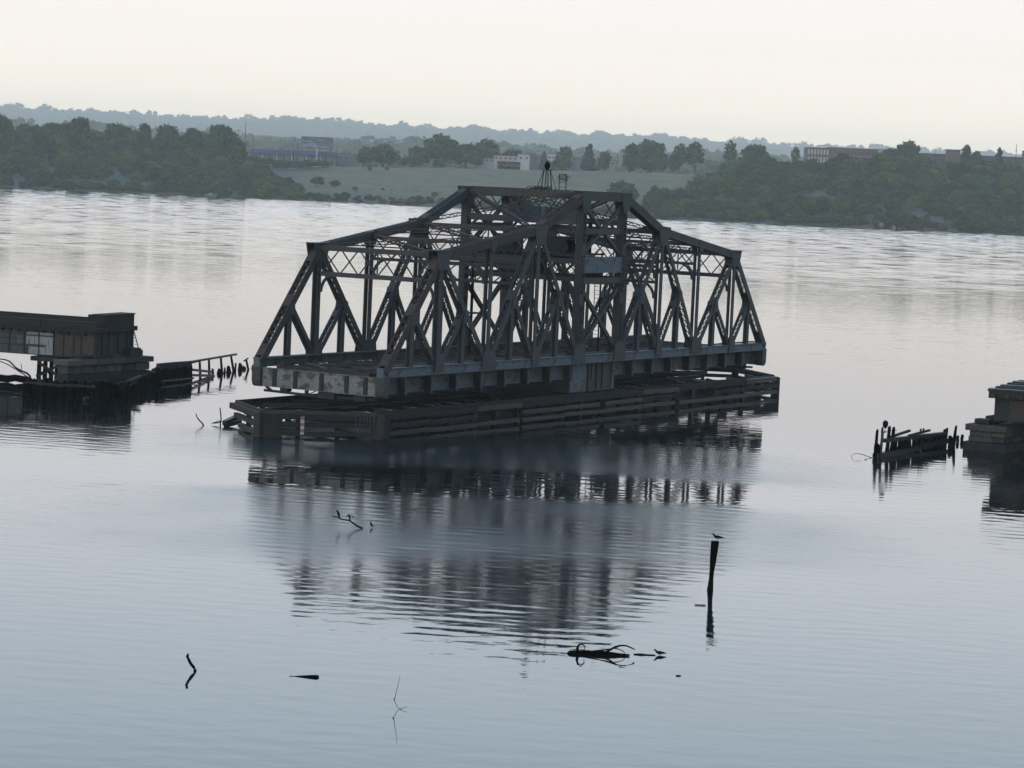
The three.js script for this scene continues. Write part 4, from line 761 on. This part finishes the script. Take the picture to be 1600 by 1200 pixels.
function cormorant(label, pos, turn, pose, s = 1, mat = F1.black) {
  const b = thing('waterbird', label, 'bird', pos, turn), P = (x, y, r, h) => ({ p: V3(x, y, 0), r, h });
  part(b, 'body', new MB().loft(pose === 'lean' ? [P(-.2, .0, .004), P(-.12, .03, .03), P(-.05, .08, .05), P(-.01, .15, .052), P(.0, .21, .035), P(-.01, .25, .022), P(.0, .275, .022), P(.03, .28, .012), P(.06, .275, .003)] : [P(-.10, .0, .01), P(-.07, .05, .04), P(-.03, .12, .07), P(.0, .2, .075), P(.02, .27, .06), P(.035, .32, .045), P(.06, .35, .042), P(.1, .352, .03), P(.14, .345, .012), P(.17, .338, .004)], 12).geo(), mat);
  if (pose === 'lean') part(b, 'tail', bar(V3(-.1, .03, 0), V3(-.3, -.01, 0), .06, .015, Z), mat);
  for (const z of [-1, 1]) {
    part(b, 'wing', pose === 'spread' ? new MB().loft([{ p: V3(.0, .27, z * .05), r: .02, h: .04 }, { p: V3(-.02, .3, z * .16), r: .05, h: .03 }, { p: V3(-.05, .24, z * .26), r: .05, h: .04 }, { p: V3(-.07, .17, z * .3), r: .02, h: .03 }], 10).geo() : new MB().loft([{ p: V3(.02, .26, z * .06), r: .014, h: .03 }, { p: V3(-.02, .17, z * .068), r: .016, h: .05 }, { p: V3(-.09, .03, z * .03), r: .008, h: .02 }].map((q) => pose === 'lean' ? { ...q, p: q.p.clone().multiplyScalar(.75) } : q), 8).geo(), pose === 'spread' ? F1.gullGrey : mat);
    part(b, 'leg', bar(V3(-.02, -.04, z * .03), V3(-.02, .06, z * .03), .016, .016, Z), F1.leg);
  }
  b.scale.setScalar(s); return b;
}
// ---------- near water: pile with gull, logs, sticks, birds ----------
{
  const p = onWater(1109.5, 922), path = [[-.7, .13, -.02], [0, .135, 0], [.2, .12, .01], [.5, .098, .02], [.85, .1, .035], [1.2, .13, .06], [1.6, .155, .08], [2.0, .17, .1], [2.1, .172, .105], [2.125, .14, .105]];
  reseed(12); const m = solo('lone_pile', new MB().loft(path.map(([y, r, x]) => ({ p: V3(x, y, 0), r })), 14, .09).geo(), M.woodGrey, 'tall weathered timber pile standing alone in the near water', 'pile'); m.position.copy(p);
  gull('grey gull perched on top of the tall lone pile', [p.x + .2, 2.12, p.z], Math.PI - .25, 1.0).rotation.z = 0;
  const r = onWater(1094, 946); solo('floating_plank', box(0, .0, 0, .44, .05, .12), M.red, 'short reddish plank floating left of the tall lone pile', 'plank').position.set(r.x, .015, r.z);
}
{
  const z = onWater(935, 1023).z, l = thing('drift_log', 'thick dark drift log with curving bare limbs floating in the near water', 'log', [0, 0, 0]), y0 = 1023.5;
  part(l, 'trunk', branch([[886, y0 - 1, .07], [889, y0 - 1, .15], [897, y0 - .2, .18], [905, y0 - .8, .15], [917, y0 - .2, .18], [930, y0 - .5, .14], [944, y0, .15], [955, y0 - .3, .11], [968, y0, .07], [984, y0, .03]], .15, .1, z).geo(), M.woodWet);
  part(l, 'limb', branch([[945, 1020], [952, 1016], [962, 1010.5], [971, 1008.5], [979, 1009], [986, 1012], [992, 1015]], .045, .02, z).geo(), M.woodWet); part(l, 'limb', branch([[915, 1019], [935, 1016.5], [955, 1014], [966, 1010.5]], .03, .025, z + .1).geo(), M.woodWet); part(l, 'limb', branch([[960, 1013], [968, 1014.5], [974, 1018], [977, 1022]], .02, .012, z).geo(), M.woodWet);
  part(l, 'stub', branch([[903, 1020], [902, 1013], [904, 1008], [909, 1006], [914, 1010], [913, 1015]], .06, .015, z + .1).geo(), M.woodGrey);
  const z2 = onWater(1008, 1023.5).z; solo('floating_stick', branch([[990, 1022.5], [1003, 1022], [1008, 1023], [1020, 1023.5], [1024, 1023.8]], .03, .02, z2).geo(), M.woodWet, 'thin stick floating between the drift log and the gull', 'stick');
  const g = onWater(1030, 1023.5); gull('grey gull resting at water level right of the drift log', [g.x + .02, -.07, g.z], Math.PI + .15, .9);
  const d = onWater(1060, 1056.3); solo('floating_chip', new MB().loft([{ p: V3(-.1, 0, 0), r: .02 }, { p: V3(-.02, .015, 0), r: .05, h: .03 }, { p: V3(.06, .01, 0), r: .03, h: .02 }, { p: V3(.1, .005, 0), r: .01 }], 8).geo(), M.woodWet, 'tiny dark chip of wood floating below the resting gull', 'wood chip').position.copy(d);
}
{
  const z = onWater(560, 826).z;
  solo('perch_branch', branch([[520, 807.2], [527, 808], [533, 811], [540, 812.5], [546, 813], [552, 817.5], [557, 821.5], [562, 823.5], [567, 824.5], [563, 827]], .028, .05, z).geo(), M.woodWet, 'crooked dark branch with two birds on it, sloping out of the water', 'branch');
  const a = atDepth(528.5, 808.2, z), b = atDepth(546, 812.6, z), c = onWater(579, 824.5);
  cormorant('dark hunched waterbird at the raised tip of the crooked branch', [a.x, a.y - .01, a.z], Math.PI - .2, 'hunch', .92);
  cormorant('waterbird with half spread wings in the middle of the crooked branch', [b.x, b.y, b.z], Math.PI + .9, 'spread', .75, F1.tan);
  cormorant('slim dark bird standing in the water right of the crooked branch', [c.x, .05, c.z], Math.PI - .1, 'lean', .95);
}
{
  const z = onWater(303, 1048.5).z; solo('bent_stick', branch([[294.5, 1022], [292.5, 1025], [295, 1031], [298, 1037], [303, 1043], [305, 1047], [303.5, 1052], [301, 1058]], .045, .06, z).geo(), M.woodWet, 'bent dark stick poking out of the water at lower left', 'stick');
  const w = onWater(475, 1057.5); const m = new MB(); m.loft([{ p: V3(-.52, .0, 0), r: .008, h: .006 }, { p: V3(-.42, .01, 0), r: .02, h: .012 }, { p: V3(-.36, .005, 0), r: .012, h: .008 }, { p: V3(-.1, .02, 0), r: .05, h: .02 }, { p: V3(.2, .035, .01), r: .1, h: .035 }, { p: V3(.42, .04, .02), r: .14, h: .04 }, { p: V3(.5, .03, .03), r: .1, h: .03 }], 8, .08);
  solo('drift_wood', m.geo(), M.woodWet, 'flat wedge of driftwood tapering to the left in the near water', 'driftwood').position.copy(w);
  const t = thing('sunken_twigs', 'thin pale twigs breaking the surface near the bottom edge', 'twig', [0, 0, 0]), z2 = onWater(622, 1108).z;
  for (const pts of [[[615, 1092], [617, 1096], [621, 1105], [624, 1108]], [[624, 1108], [630, 1106], [636, 1104.5]], [[616, 1094], [619, 1082], [622, 1070], [625, 1056]]]) part(t, 'twig', branch(pts, .012, .005, z2).geo(), M.woodGrey);
  [[306, 665.5, 660, 654, 647], [344, 664]].forEach(() => {});
  const za = onWater(317, 665).z, zb = onWater(343, 664).z;
  solo('bare_stick', branch([[319, 667], [316.5, 662], [312, 657.5], [308.5, 653], [306, 646.5]], .05, .035, za).geo(), M.woodWet, 'bare slanting stick standing in the water left of the timber crib', 'stick');
  const q = thing('bare_snag', 'dark upright snag with a curled stump close to the timber crib', 'snag', [0, 0, 0]);
  part(q, 'stem', branch([[344, 668], [344.5, 661], [345.5, 657], [345, 648], [343.7, 637]], .05, .035, zb).geo(), M.woodWet); part(q, 'stump', branch([[330, 661.5, .01], [336, 660.5, .06], [341, 660, .05], [345, 658, .05]], .03, .05, zb).geo(), M.woodWet); part(q, 'curl', branch([[338, 659], [340, 656.5], [343, 657], [344.5, 659]], .014, .012, zb).geo(), M.woodWet);
  const zc = onWater(352, 667).z, k = thing('fallen_timbers', 'fallen timbers heaped against the left corner of the timber crib', 'timber', [0, 0, 0]);
  part(k, 'timber', bar(atDepth(351, 661, zc), atDepth(372, 651, zc - 2), .3, .34, Y), M.woodWet); part(k, 'timber', bar(atDepth(351, 665, zc), atDepth(376, 658.5, zc - 1), .26, .24, Y), M.woodWet); part(k, 'timber', bar(atDepth(375, 670, zc + 2), atDepth(398, 678, zc + 3), .3, .12, Y), M.woodGrey);
}
// ---------- far bank: trees that stand out ----------
const yAt = (X, D, row) => EYE + (skyline(X) - row) * D / F, ppm = (D) => F / D;
function findD(X, row) { for (let D = shore(X); D < 2100; D += 3) if (EYE + (skyline(X) - row) * D / F <= ground(X, D)) return D; return 1780; }
[
  [3, 179, 34, 1590, 'tall', 'tall dark tree at the left edge of the far bank'], [122, 183, 42, 1640, 'broad', 'rounded dark tree rising highest over the left woods'], [68, 206, 46, 1620, 'broad', 'low spreading tree on the left woods edge'], [176, 193, 38, 1690, 'broad', 'ragged treetop right of the tallest tree in the left woods'], [224, 193, 24, 1690, 'tall', 'narrow treetop in the middle of the left woods'], [262, 195, 42, 1680, 'broad', 'flat topped tree in the middle of the left woods'], [300, 200, 40, 1680, 'broad', 'treetop between flat topped and domed trees of the left woods'], [345, 195, 54, 1660, 'broad', 'big domed tree near the right end of the left woods'], [372, 218, 28, 1650, 'broad', 'small tree at the sloping end of the left woods'],
  [690, 212, 66, 1840, 'broad', 'great round dark tree at the far edge of the field'], [652, 229, 36, 1830, 'broad', 'smaller tree touching the left side of the great round tree'], [598, 226, 48, 1830, 'broad', 'spreading tree between the blue store and the great round tree'], [570, 230, 30, 1820, 'broad', 'low round tree right of the billboard'], [726, 224, 40, 1840, 'broad', 'round tree touching the right side of the great round tree'], [758, 219, 48, 1880, 'broad', 'tree behind the left end of the pale row houses', [1.2, 1.15, .9]], [742, 226, 26, 1850, 'broad', 'slim tree left of the pale row houses'], [800, 233, 40, 1890, 'broad', 'low tree crown behind the pale row houses'], [880, 229, 28, 1860, 'broad', 'tree behind the narrow pale house'],
  [848, 237, 14, 1830, 'conifer', 'small pointed evergreen beside the row houses'], [918, 226, 26, 1830, 'conifer', 'dark pointed evergreen standing alone by the field'], [942, 237, 22, 1830, 'broad', 'small tree before the warm coloured house'], [870, 248, 34, 1810, 'bush', 'wide bush under the narrow pale house'], [985, 225, 26, 1820, 'tall', 'upright tree right of the white pole'], [1014, 219, 46, 1815, 'tall', 'tallest dense tree right of the white pole'], [1030, 238, 28, 1800, 'broad', 'short tree at the foot of the tallest dense tree'], [1060, 226, 40, 1810, 'sparse', 'open crowned tree with pale limbs, left of its twin'], [1084, 224, 44, 1800, 'sparse', 'open crowned tree with pale limbs showing through, right of its twin'], [1052, 240, 22, 1790, 'broad', 'small dark tree below the open crowned pair'], [1138, 222, 30, 1790, 'sparse', 'thin open tree standing apart between two dense groups'], [1177, 226, 50, 1740, 'broad', 'dense round tree at the start of the right woods'], [1240, 231, 18, 1720, 'sparse', 'thin tree left of the brick building'],
  [1415, 222, 48, 1760, 'broad', 'broad dark tree rising above the right woods skyline'], [1385, 232, 28, 1750, 'broad', 'smaller tree left of the tree above the right skyline'], [1506, 227, 17, 1750, 'tall', 'narrow dark tree above the right woods'], [1522, 236, 18, 1750, 'broad', 'small round treetop beside the narrow dark tree'], [1557, 232, 22, 1740, 'conifer', 'spiky dark evergreen above the right woods'],
  [972, 283, 48, 1478, 'broad', 'rounded tree at the water just right of the bridge peak', [.8, .95, 1]], [1022, 290, 26, 1470, 'sparse', 'thin leafy sapling beside the rounded waterside tree'], [1078, 281, 18, 1530, 'bush', 'reddish shrub on the slope above the right shore', [2.3, 1.3, .9]], [1140, 278, 40, 1510, 'broad', 'yellowish tree on the slope above the right shore', [1.5, 1.5, .8]], [1400, 272, 34, 1560, 'broad', 'pale yellowish tree in the middle of the right woods', [1.9, 1.9, 1.0]], [1430, 283, 24, 1550, 'broad', 'light green tree beside the pale yellowish tree', [1.5, 1.6, .9]],
].forEach(([X, y, w, D, kind, label, tone]) => tree(X, D, heightTo(X, D, y) * 1.04, w / ppm(D), kind, label, tone ?? [1, 1, 1]));
[[497, 275, 24, 'broad', 292, 'larger of two small round trees on the lower field'], [524, 281, 18, 'broad', 294, 'smaller of two small round trees on the lower field'], [556, 291, 14, 'sparse', 302, 'bare reddish sapling near the water below the field'], [680, 299, 14, 'bush', 309, 'round bush by the water left of the bridge peak'], [599, 293.5, 6, 'bush', 297.5, 'tiny dark bush between the picnic tables'], [577, 256, 10, 'bush', 268, 'small upright bush on the upper field'], [604, 260, 8, 'bush', 267, 'tiny bush on the upper field'], [880, 271, 20, 'bush', 284, 'bush on the field behind the signal mast'], [640, 245, 34, 'bush', 259, 'dark bush clump along the top of the field'], [685, 247, 22, 'bush', 263, 'dark bush before the great round tree']].forEach(([X, y, w, kind, foot, label]) => { const D = findD(X, foot); tree(X, D, Math.max(1.5, heightTo(X, D, y)), w / ppm(D), kind, label, kind === 'sparse' ? [1.8, 1, .8] : [1, 1, 1]); });
for (const [i, X] of [[0, 440], [1, 462], [2, 482], [3, 503], [4, 420]]) tree(X, 1760 + 4 * i, heightTo(X, 1770, 244 + .02 * X * .5 + (i % 2)), 30 / ppm(1770), 'broad', ['second', 'third', 'fourth', 'last', 'first'][i] + ' tree from the left in the row before the blue store', [1.1, 1.1, .9], 'row of trees before the blue store');
// ---------- far bank: buildings, sign, poles, cars, tables, docks ----------
const FM = {
  pink: std({ color: new THREE.Color(.25, .215, .20), roughness: .9 }), pale: std({ color: new THREE.Color(.29, .275, .26), roughness: .9 }), warm: std({ color: new THREE.Color(.33, .25, .185), roughness: .9 }), brick: std({ color: new THREE.Color(.085, .05, .042), roughness: .95 }), brown: std({ color: new THREE.Color(.06, .047, .04), roughness: .95 }), roof: std({ color: new THREE.Color(.035, .035, .04), roughness: .9 }), blue: std({ color: new THREE.Color(.025, .045, .13), roughness: .7 }), glass: std({ color: new THREE.Color(.03, .034, .038), roughness: .15 }), grey: std({ color: new THREE.Color(.12, .12, .12), roughness: .9 }), trim: std({ color: new THREE.Color(.30, .30, .29), roughness: .8 }), metal: std({ color: new THREE.Color(.07, .07, .07), roughness: .7 }), rubber: std({ color: new THREE.Color(.02, .02, .02), roughness: .9 }), roofPale: std({ color: new THREE.Color(.17, .175, .18), roughness: .8 }), dead: std({ color: new THREE.Color(.16, .16, .16), roughness: .5 }), white: std({ color: new THREE.Color(.6, .6, .6), roughness: .5 }),
};
function building(name, label, category, blocks, D) {                  // blocks: [X0, X1, top row, material, depth in metres, window columns, window rows, window material, roof material]
  const X = blocks[0][0], o = thing(name, label, category, [0, 0, 0]);
  for (const [X0, X1, row, mat, deep, nc, rows, wm, flat, bottom] of blocks) {
    const x0 = (AZ0 + AZ1 * X0) * D, x1 = (AZ0 + AZ1 * X1) * D, xm = (X0 + X1) / 2, top = yAt(xm, D, row), low = bottom ? yAt(xm, D, bottom) : ground(xm, D) - 1;
    part(o, 'wall', box((x0 + x1) / 2, (top + low) / 2, -D - deep / 2, x1 - x0, top - low, deep), mat);
    const rf = part(o, 'roof', box((x0 + x1) / 2, top + .18, -D - deep / 2, x1 - x0 + .5, .36, deep + .5), flat ?? FM.roof);
    for (const [wr, wh] of rows ?? []) for (let i = 0; i < nc; i++) {
      const x = mix(x0, x1, (i + .5) / nc), ww = Math.min((x1 - x0) / nc * .5, 1.6), y = yAt(xm, D, wr), w = part(o, 'window', box(x, y, -D + .03, ww, wh, .1), wm ?? FM.glass);
      part(w, 'sill', box(x, y - wh / 2 - .1, -D + .12, ww + .3, .14, .3), FM.trim);
    }
  }
  return o;
}
building('row_house', 'pale pinkish row of houses with flat roofs along the top of the field', 'house', [[743, 769.7, 248, FM.pink, 8, 4, [[251, 1.4]], FM.glass], [770, 807, 244.2, FM.pink, 9, 5, [[248, 1.5]], FM.glass], [807.3, 826, 242.2, FM.pale, 9.5, 2, [[247.5, 1.6]], FM.glass], [826.2, 832, 241.6, FM.brick, 9.2, 0, []], [776, 812, 254, FM.brown, 13, 6, [[257.5, 1.6]], FM.glass]], 1850);
building('pale_house', 'narrow pale house standing right of the row houses', 'house', [[854, 866, 241.5, FM.pale, 8, 2, [[247, 1.7], [253, 1.5]], FM.glass], [832.5, 853.8, 244.5, FM.grey, 8, 3, [[249, 1.4]], FM.glass]], 1856);
building('warm_house', 'warm coloured house half hidden by trees left of the white pole', 'house', [[931, 943, 249, FM.warm, 8, 2, [[254, 1.5]], FM.glass], [943.3, 960, 252, FM.warm, 7, 2, [[256, 1.4]], FM.glass]], 1846);
building('white_shed', 'low whitish building behind the lone evergreen', 'building', [[893, 909, 246.5, FM.grey, 9, 3, [[249.5, 1.1]], FM.glass, FM.roofPale]], 1862);
{
  const st = building('store_building', 'long low store with a broad blue fascia behind the left trees', 'store', [[394, 524, 241, FM.grey, 24, 12, [[250, 3]], FM.glass, FM.roofPale]], 1836), D = 1836;
  for (const [X0, X1] of [[392, 436], [436.3, 480], [480.3, 526]]) { const x0 = (AZ0 + AZ1 * X0) * D, x1 = (AZ0 + AZ1 * X1) * D, xm = (X0 + X1) / 2; part(st, 'fascia', box((x0 + x1) / 2, yAt(xm, D, 233.2 + .045 * (xm - 392) + 3.2), -D + 1.2, x1 - x0, 3.1, 2), FM.blue); }
  for (const X of [410, 432, 455, 478, 500]) part(st, 'pillar', box((AZ0 + AZ1 * X) * D, yAt(X, D, 246), -D + 1.4, .7, 7, .7), FM.trim);
  building('store_wing', 'plain grey wing right of the blue store', 'building', [[526.5, 562, 241.5, FM.grey, 20, 4, [[248, 1.4]], FM.glass]], 1850);
}
{ // billboard
  const D = 1816, x0 = (AZ0 + AZ1 * 469) * D, x1 = (AZ0 + AZ1 * 519) * D, y0 = yAt(494, D, 233), y1 = yAt(494, D, 214.8), w = x1 - x0, h = y1 - y0, o = thing('billboard', 'large dark billboard on posts above the blue store', 'billboard', [(x0 + x1) / 2, ground(494, D), -D]), by = y0 - ground(494, D);
  part(o, 'board', box(0, by + h / 2, -.4, w, h, .7), FM.metal);
  const cv = texture(128, (u, v) => { const n = fbm(u * 4, v * 3, 60, 3), p = fbm(u * 9, v * 7, 66, 3); let c = blend([.035, .042, .055], [.19, .22, .27], sstep(-.2, .25, n + .3 * p - (u - .3) * .3)); if (v > .36 && v < .5 && ((u > .55 && u < .62) || (u > .72 && u < .8))) c = [.09, .09, .095]; if (v < .06) c = [.08, .03, .026]; if (v > .93 || u < .02 || u > .98) c = [.05, .05, .06]; return c; }, true);
  cv.wrapS = cv.wrapT = THREE.ClampToEdgeWrapping;
  const p = part(o, 'poster', new THREE.PlaneGeometry(w - .5, h - .5), std({ map: cv, roughness: .7 })); p.position.set(0, by + h / 2, -.03);
  part(o, 'post', box(0, by / 2, .9, .8, by + 1, .8), FM.trim); part(o, 'post', box(w * .42, by / 2, -1, .9, by, .9), FM.metal);
  part(o, 'catwalk', box(0, by - .3, .3, w, .15, 1.0), FM.metal);
}
{ // brick school
  const o = building('brick_building', 'long red brick building with tall pale windows behind the right woods', 'building', [[1258, 1292, 232.5, FM.brick, 22, 7, [[238, 3.2], [250, 3.4]], FM.trim], [1292.3, 1368, 233.5, FM.brick, 26, 14, [[241, 3.0]], FM.glass], [1368.3, 1376, 235, FM.warm, 24, 0, []]], 1792);
  building('low_brick_wing', 'low dark roofed wing running right behind the woods', 'building', [[1376.5, 1480, 240.5, FM.brown, 20, 10, [[243, 1.8]], FM.glass], [1480.3, 1610, 245.5, FM.brown, 20, 10, [[247, 1.8]], FM.glass]], 1800);
  building('brick_stack', 'small brick block at the right edge above the woods', 'building', [[1596, 1612, 237.5, FM.brick, 8, 2, [[241, 1.2]], FM.glass]], 1786);
  building('roof_hut', 'low flat roofed hut on the skyline left of the narrow dark tree', 'building', [[1476, 1496, 235.5, FM.brick, 8, 3, [[238.5, 1]], FM.glass]], 1786);
}
function lamp(X, top, D, label, kind) {
  const base = place(X, D), h = heightTo(X, D, top), o = thing(kind === 'utility' ? 'utility_pole' : kind === 'mast' ? 'mast' : 'street_lamp', label, kind === 'utility' ? 'utility pole' : kind === 'mast' ? 'mast' : 'street lamp', base);
  part(o, 'pole', new MB().loft([{ p: V3(0, -.5, 0), r: .24 }, { p: V3(0, h, 0), r: kind ? .16 : .13 }], 7).geo(), kind === 'white' ? FM.trim : FM.metal);
  if (kind === 'utility') { part(o, 'crossarm', box(0, h - 1, 0, 4.2, .3, .25), FM.metal); for (const x of [-1.8, -.9, .9, 1.8]) part(o, 'insulator', box(x, h - .7, 0, .2, .4, .2), FM.dead); }
  else if (kind !== 'mast' && kind !== 'white') { part(o, 'arm', bar(V3(0, h - .1, 0), V3(1.4, h + .1, .3), .12, .12, Y), FM.metal); part(o, 'lamp_head', box(1.7, h + .06, .35, 1.2, .3, .6), FM.trim); }
  if (kind === 'mast' && X > 1500) part(o, 'crossarm', box(0, h * .8, 0, 2.4, .25, .25), FM.metal);
}
[[371, 203, 1700, 'wooden utility pole with crossarm right of the left woods', 'utility'], [381.5, 191, 1720, 'tallest plain mast right of the left woods', 'mast'], [394.5, 215, 1800, 'street lamp nearest the left woods', ''], [437, 216, 1800, 'street lamp over the middle of the blue store', ''], [458, 215, 1805, 'street lamp just left of the billboard', ''], [463, 223, 1795, 'shorter lamp touching the left billboard edge', ''], [525, 222, 1800, 'street lamp just right of the billboard', ''], [149, 203, 1650, 'thin pole behind the tallest tree of the left woods', 'mast'], [1583, 226, 1760, 'cross shaped mast on the skyline at far right', 'mast'], [1458, 231, 1770, 'short thin mast on the right woods skyline', 'mast'], [859, 233, 1857, 'thin mast on the narrow pale house', 'mast'], [661, 229, 1815, 'lamp in front of the great round tree', '']].forEach((a) => lamp(a[0], a[1], a[2], a[3], a[4]));
{ const D = findD(963, 265), o = thing('flag_pole', 'white pole standing alone at the top of the field', 'pole', place(963, D)); part(o, 'pole', new MB().loft([{ p: V3(0, -.5, 0), r: .3 }, { p: V3(0, heightTo(963, D, 242), 0), r: .24 }], 8).geo(), FM.trim); part(o, 'base', box(0, .2, 0, 1, .5, 1), FM.grey); }
function car(X, row, turn, label, mat) {
  const D = findD(X, row), o = thing('parked_car', label, 'car', place(X, D, .02), turn);
  part(o, 'body', new MB().plate([[-2.1, .35], [2.1, .35], [2.15, .75], [1.2, .92], [-1.6, .95], [-2.15, .8]], -.85, .85).geo(), mat); part(o, 'cabin', new MB().plate([[-1.5, .95], [1.1, .93], [.4, 1.45], [-1.0, 1.45]], -.72, .72).geo(), FM.glass); part(o, 'roof', box(-.3, 1.47, 0, 1.4, .06, 1.4), mat);
  for (const x of [-1.3, 1.3]) for (const z of [-1, 1]) { const w = part(o, 'wheel', new THREE.CylinderGeometry(.33, .33, .2, 14), FM.rubber); w.rotation.x = Math.PI / 2; w.position.set(x, .33, z * .78); }
}
car(1043, 271, .1, 'white car parked under the tall dense trees', FM.white); car(1134, 273, -.1, 'white car parked below the thin open tree', FM.white); car(700, 261, .05, 'pale car parked before the great round tree', FM.roofPale); car(572, 257, 0, 'grey car parked beside the low round tree', FM.grey);
{
  const proto = (() => { const o = thing('picnic_table', '', 'picnic table', [0, 0, 0]); part(o, 'table_top', box(0, .76, 0, 2.6, .07, .9), M.wood); for (const z of [-.75, .75]) part(o, 'bench', box(0, .45, z, 2.6, .06, .3), M.wood); for (const x of [-.9, .9]) for (const s of [-1, 1]) part(o, 'leg', bar(V3(x, 0, s * .75), V3(x, .74, s * .3), .1, .1, X1), M.wood); return o; })();
  proto.userData.group = 'picnic tables on the lower field';
  [[581, 297.5, 'leftmost picnic table on the lower field'], [615, 298.5, 'picnic table just right of the tiny dark bush'], [653, 300.5, 'picnic table halfway between the tiny bush and the bridge peak'], [689, 302.5, 'picnic table nearest the bridge peak']].forEach(([X, row, label], i) => { const D = findD(X, row), o = i ? copy(proto) : proto; o.position.set(...place(X, D)); o.rotation.y = .3 * i; o.userData.label = label; });
}
{
  const D = shore(1395) - 6, x = (AZ0 + AZ1 * 1395) * D, d = thing('boat_dock', 'small dark dock on piles below the right woods', 'dock', [x, 0, -D]);
  part(d, 'deck', box(0, 1.0, 0, 18.5, .3, 3), M.wood); for (let i = 0; i < 7; i++) for (const z of [-1.3, 1.3]) part(d, 'pile', new MB().loft([{ p: V3(-9 + i * 3, -1, z), r: .22 }, { p: V3(-9 + i * 3, i % 3 ? 1.2 : 2.3, z), r: .18 }], 7).geo(), M.wood); part(d, 'shed', box(-5.4, 2.2, -.3, 2.2, 2.2, 2), FM.grey);
  const boat = (X, D2, label, s) => { const b = thing('moored_boat', label, 'boat', [(AZ0 + AZ1 * X) * D2, 0, -D2], .1); part(b, 'hull', new MB().plate([[-3 * s, .9], [-2.7 * s, -.3], [2.2 * s, -.3], [3.4 * s, 1.1]], -.9, .9).geo(), s < 1 ? FM.trim : FM.grey); part(b, 'cabin', new MB().plate([[-1.2 * s, .95], [1.1 * s, 1.0], [.6 * s, 1.9], [-1 * s, 1.9]], -.7, .7).geo(), FM.roofPale); };
  boat(1399, D + 4.5, 'little white boat tied at the small dark dock', .7); boat(331, shore(331) - 4, 'pale boat moored along the left bank', 1.2);
  building('boat_shed', 'long low shed with a pale grey roof among the right woods', 'shed', [[1380, 1412, 313.5, FM.brown, 12, 5, [[316, .6]], FM.glass, FM.trim], [1413, 1446, 315, FM.brown, 10, 4, [[317.5, .6]], FM.glass, FM.trim]], findD(1412, 319));
}
renderer.render(scene, camera);
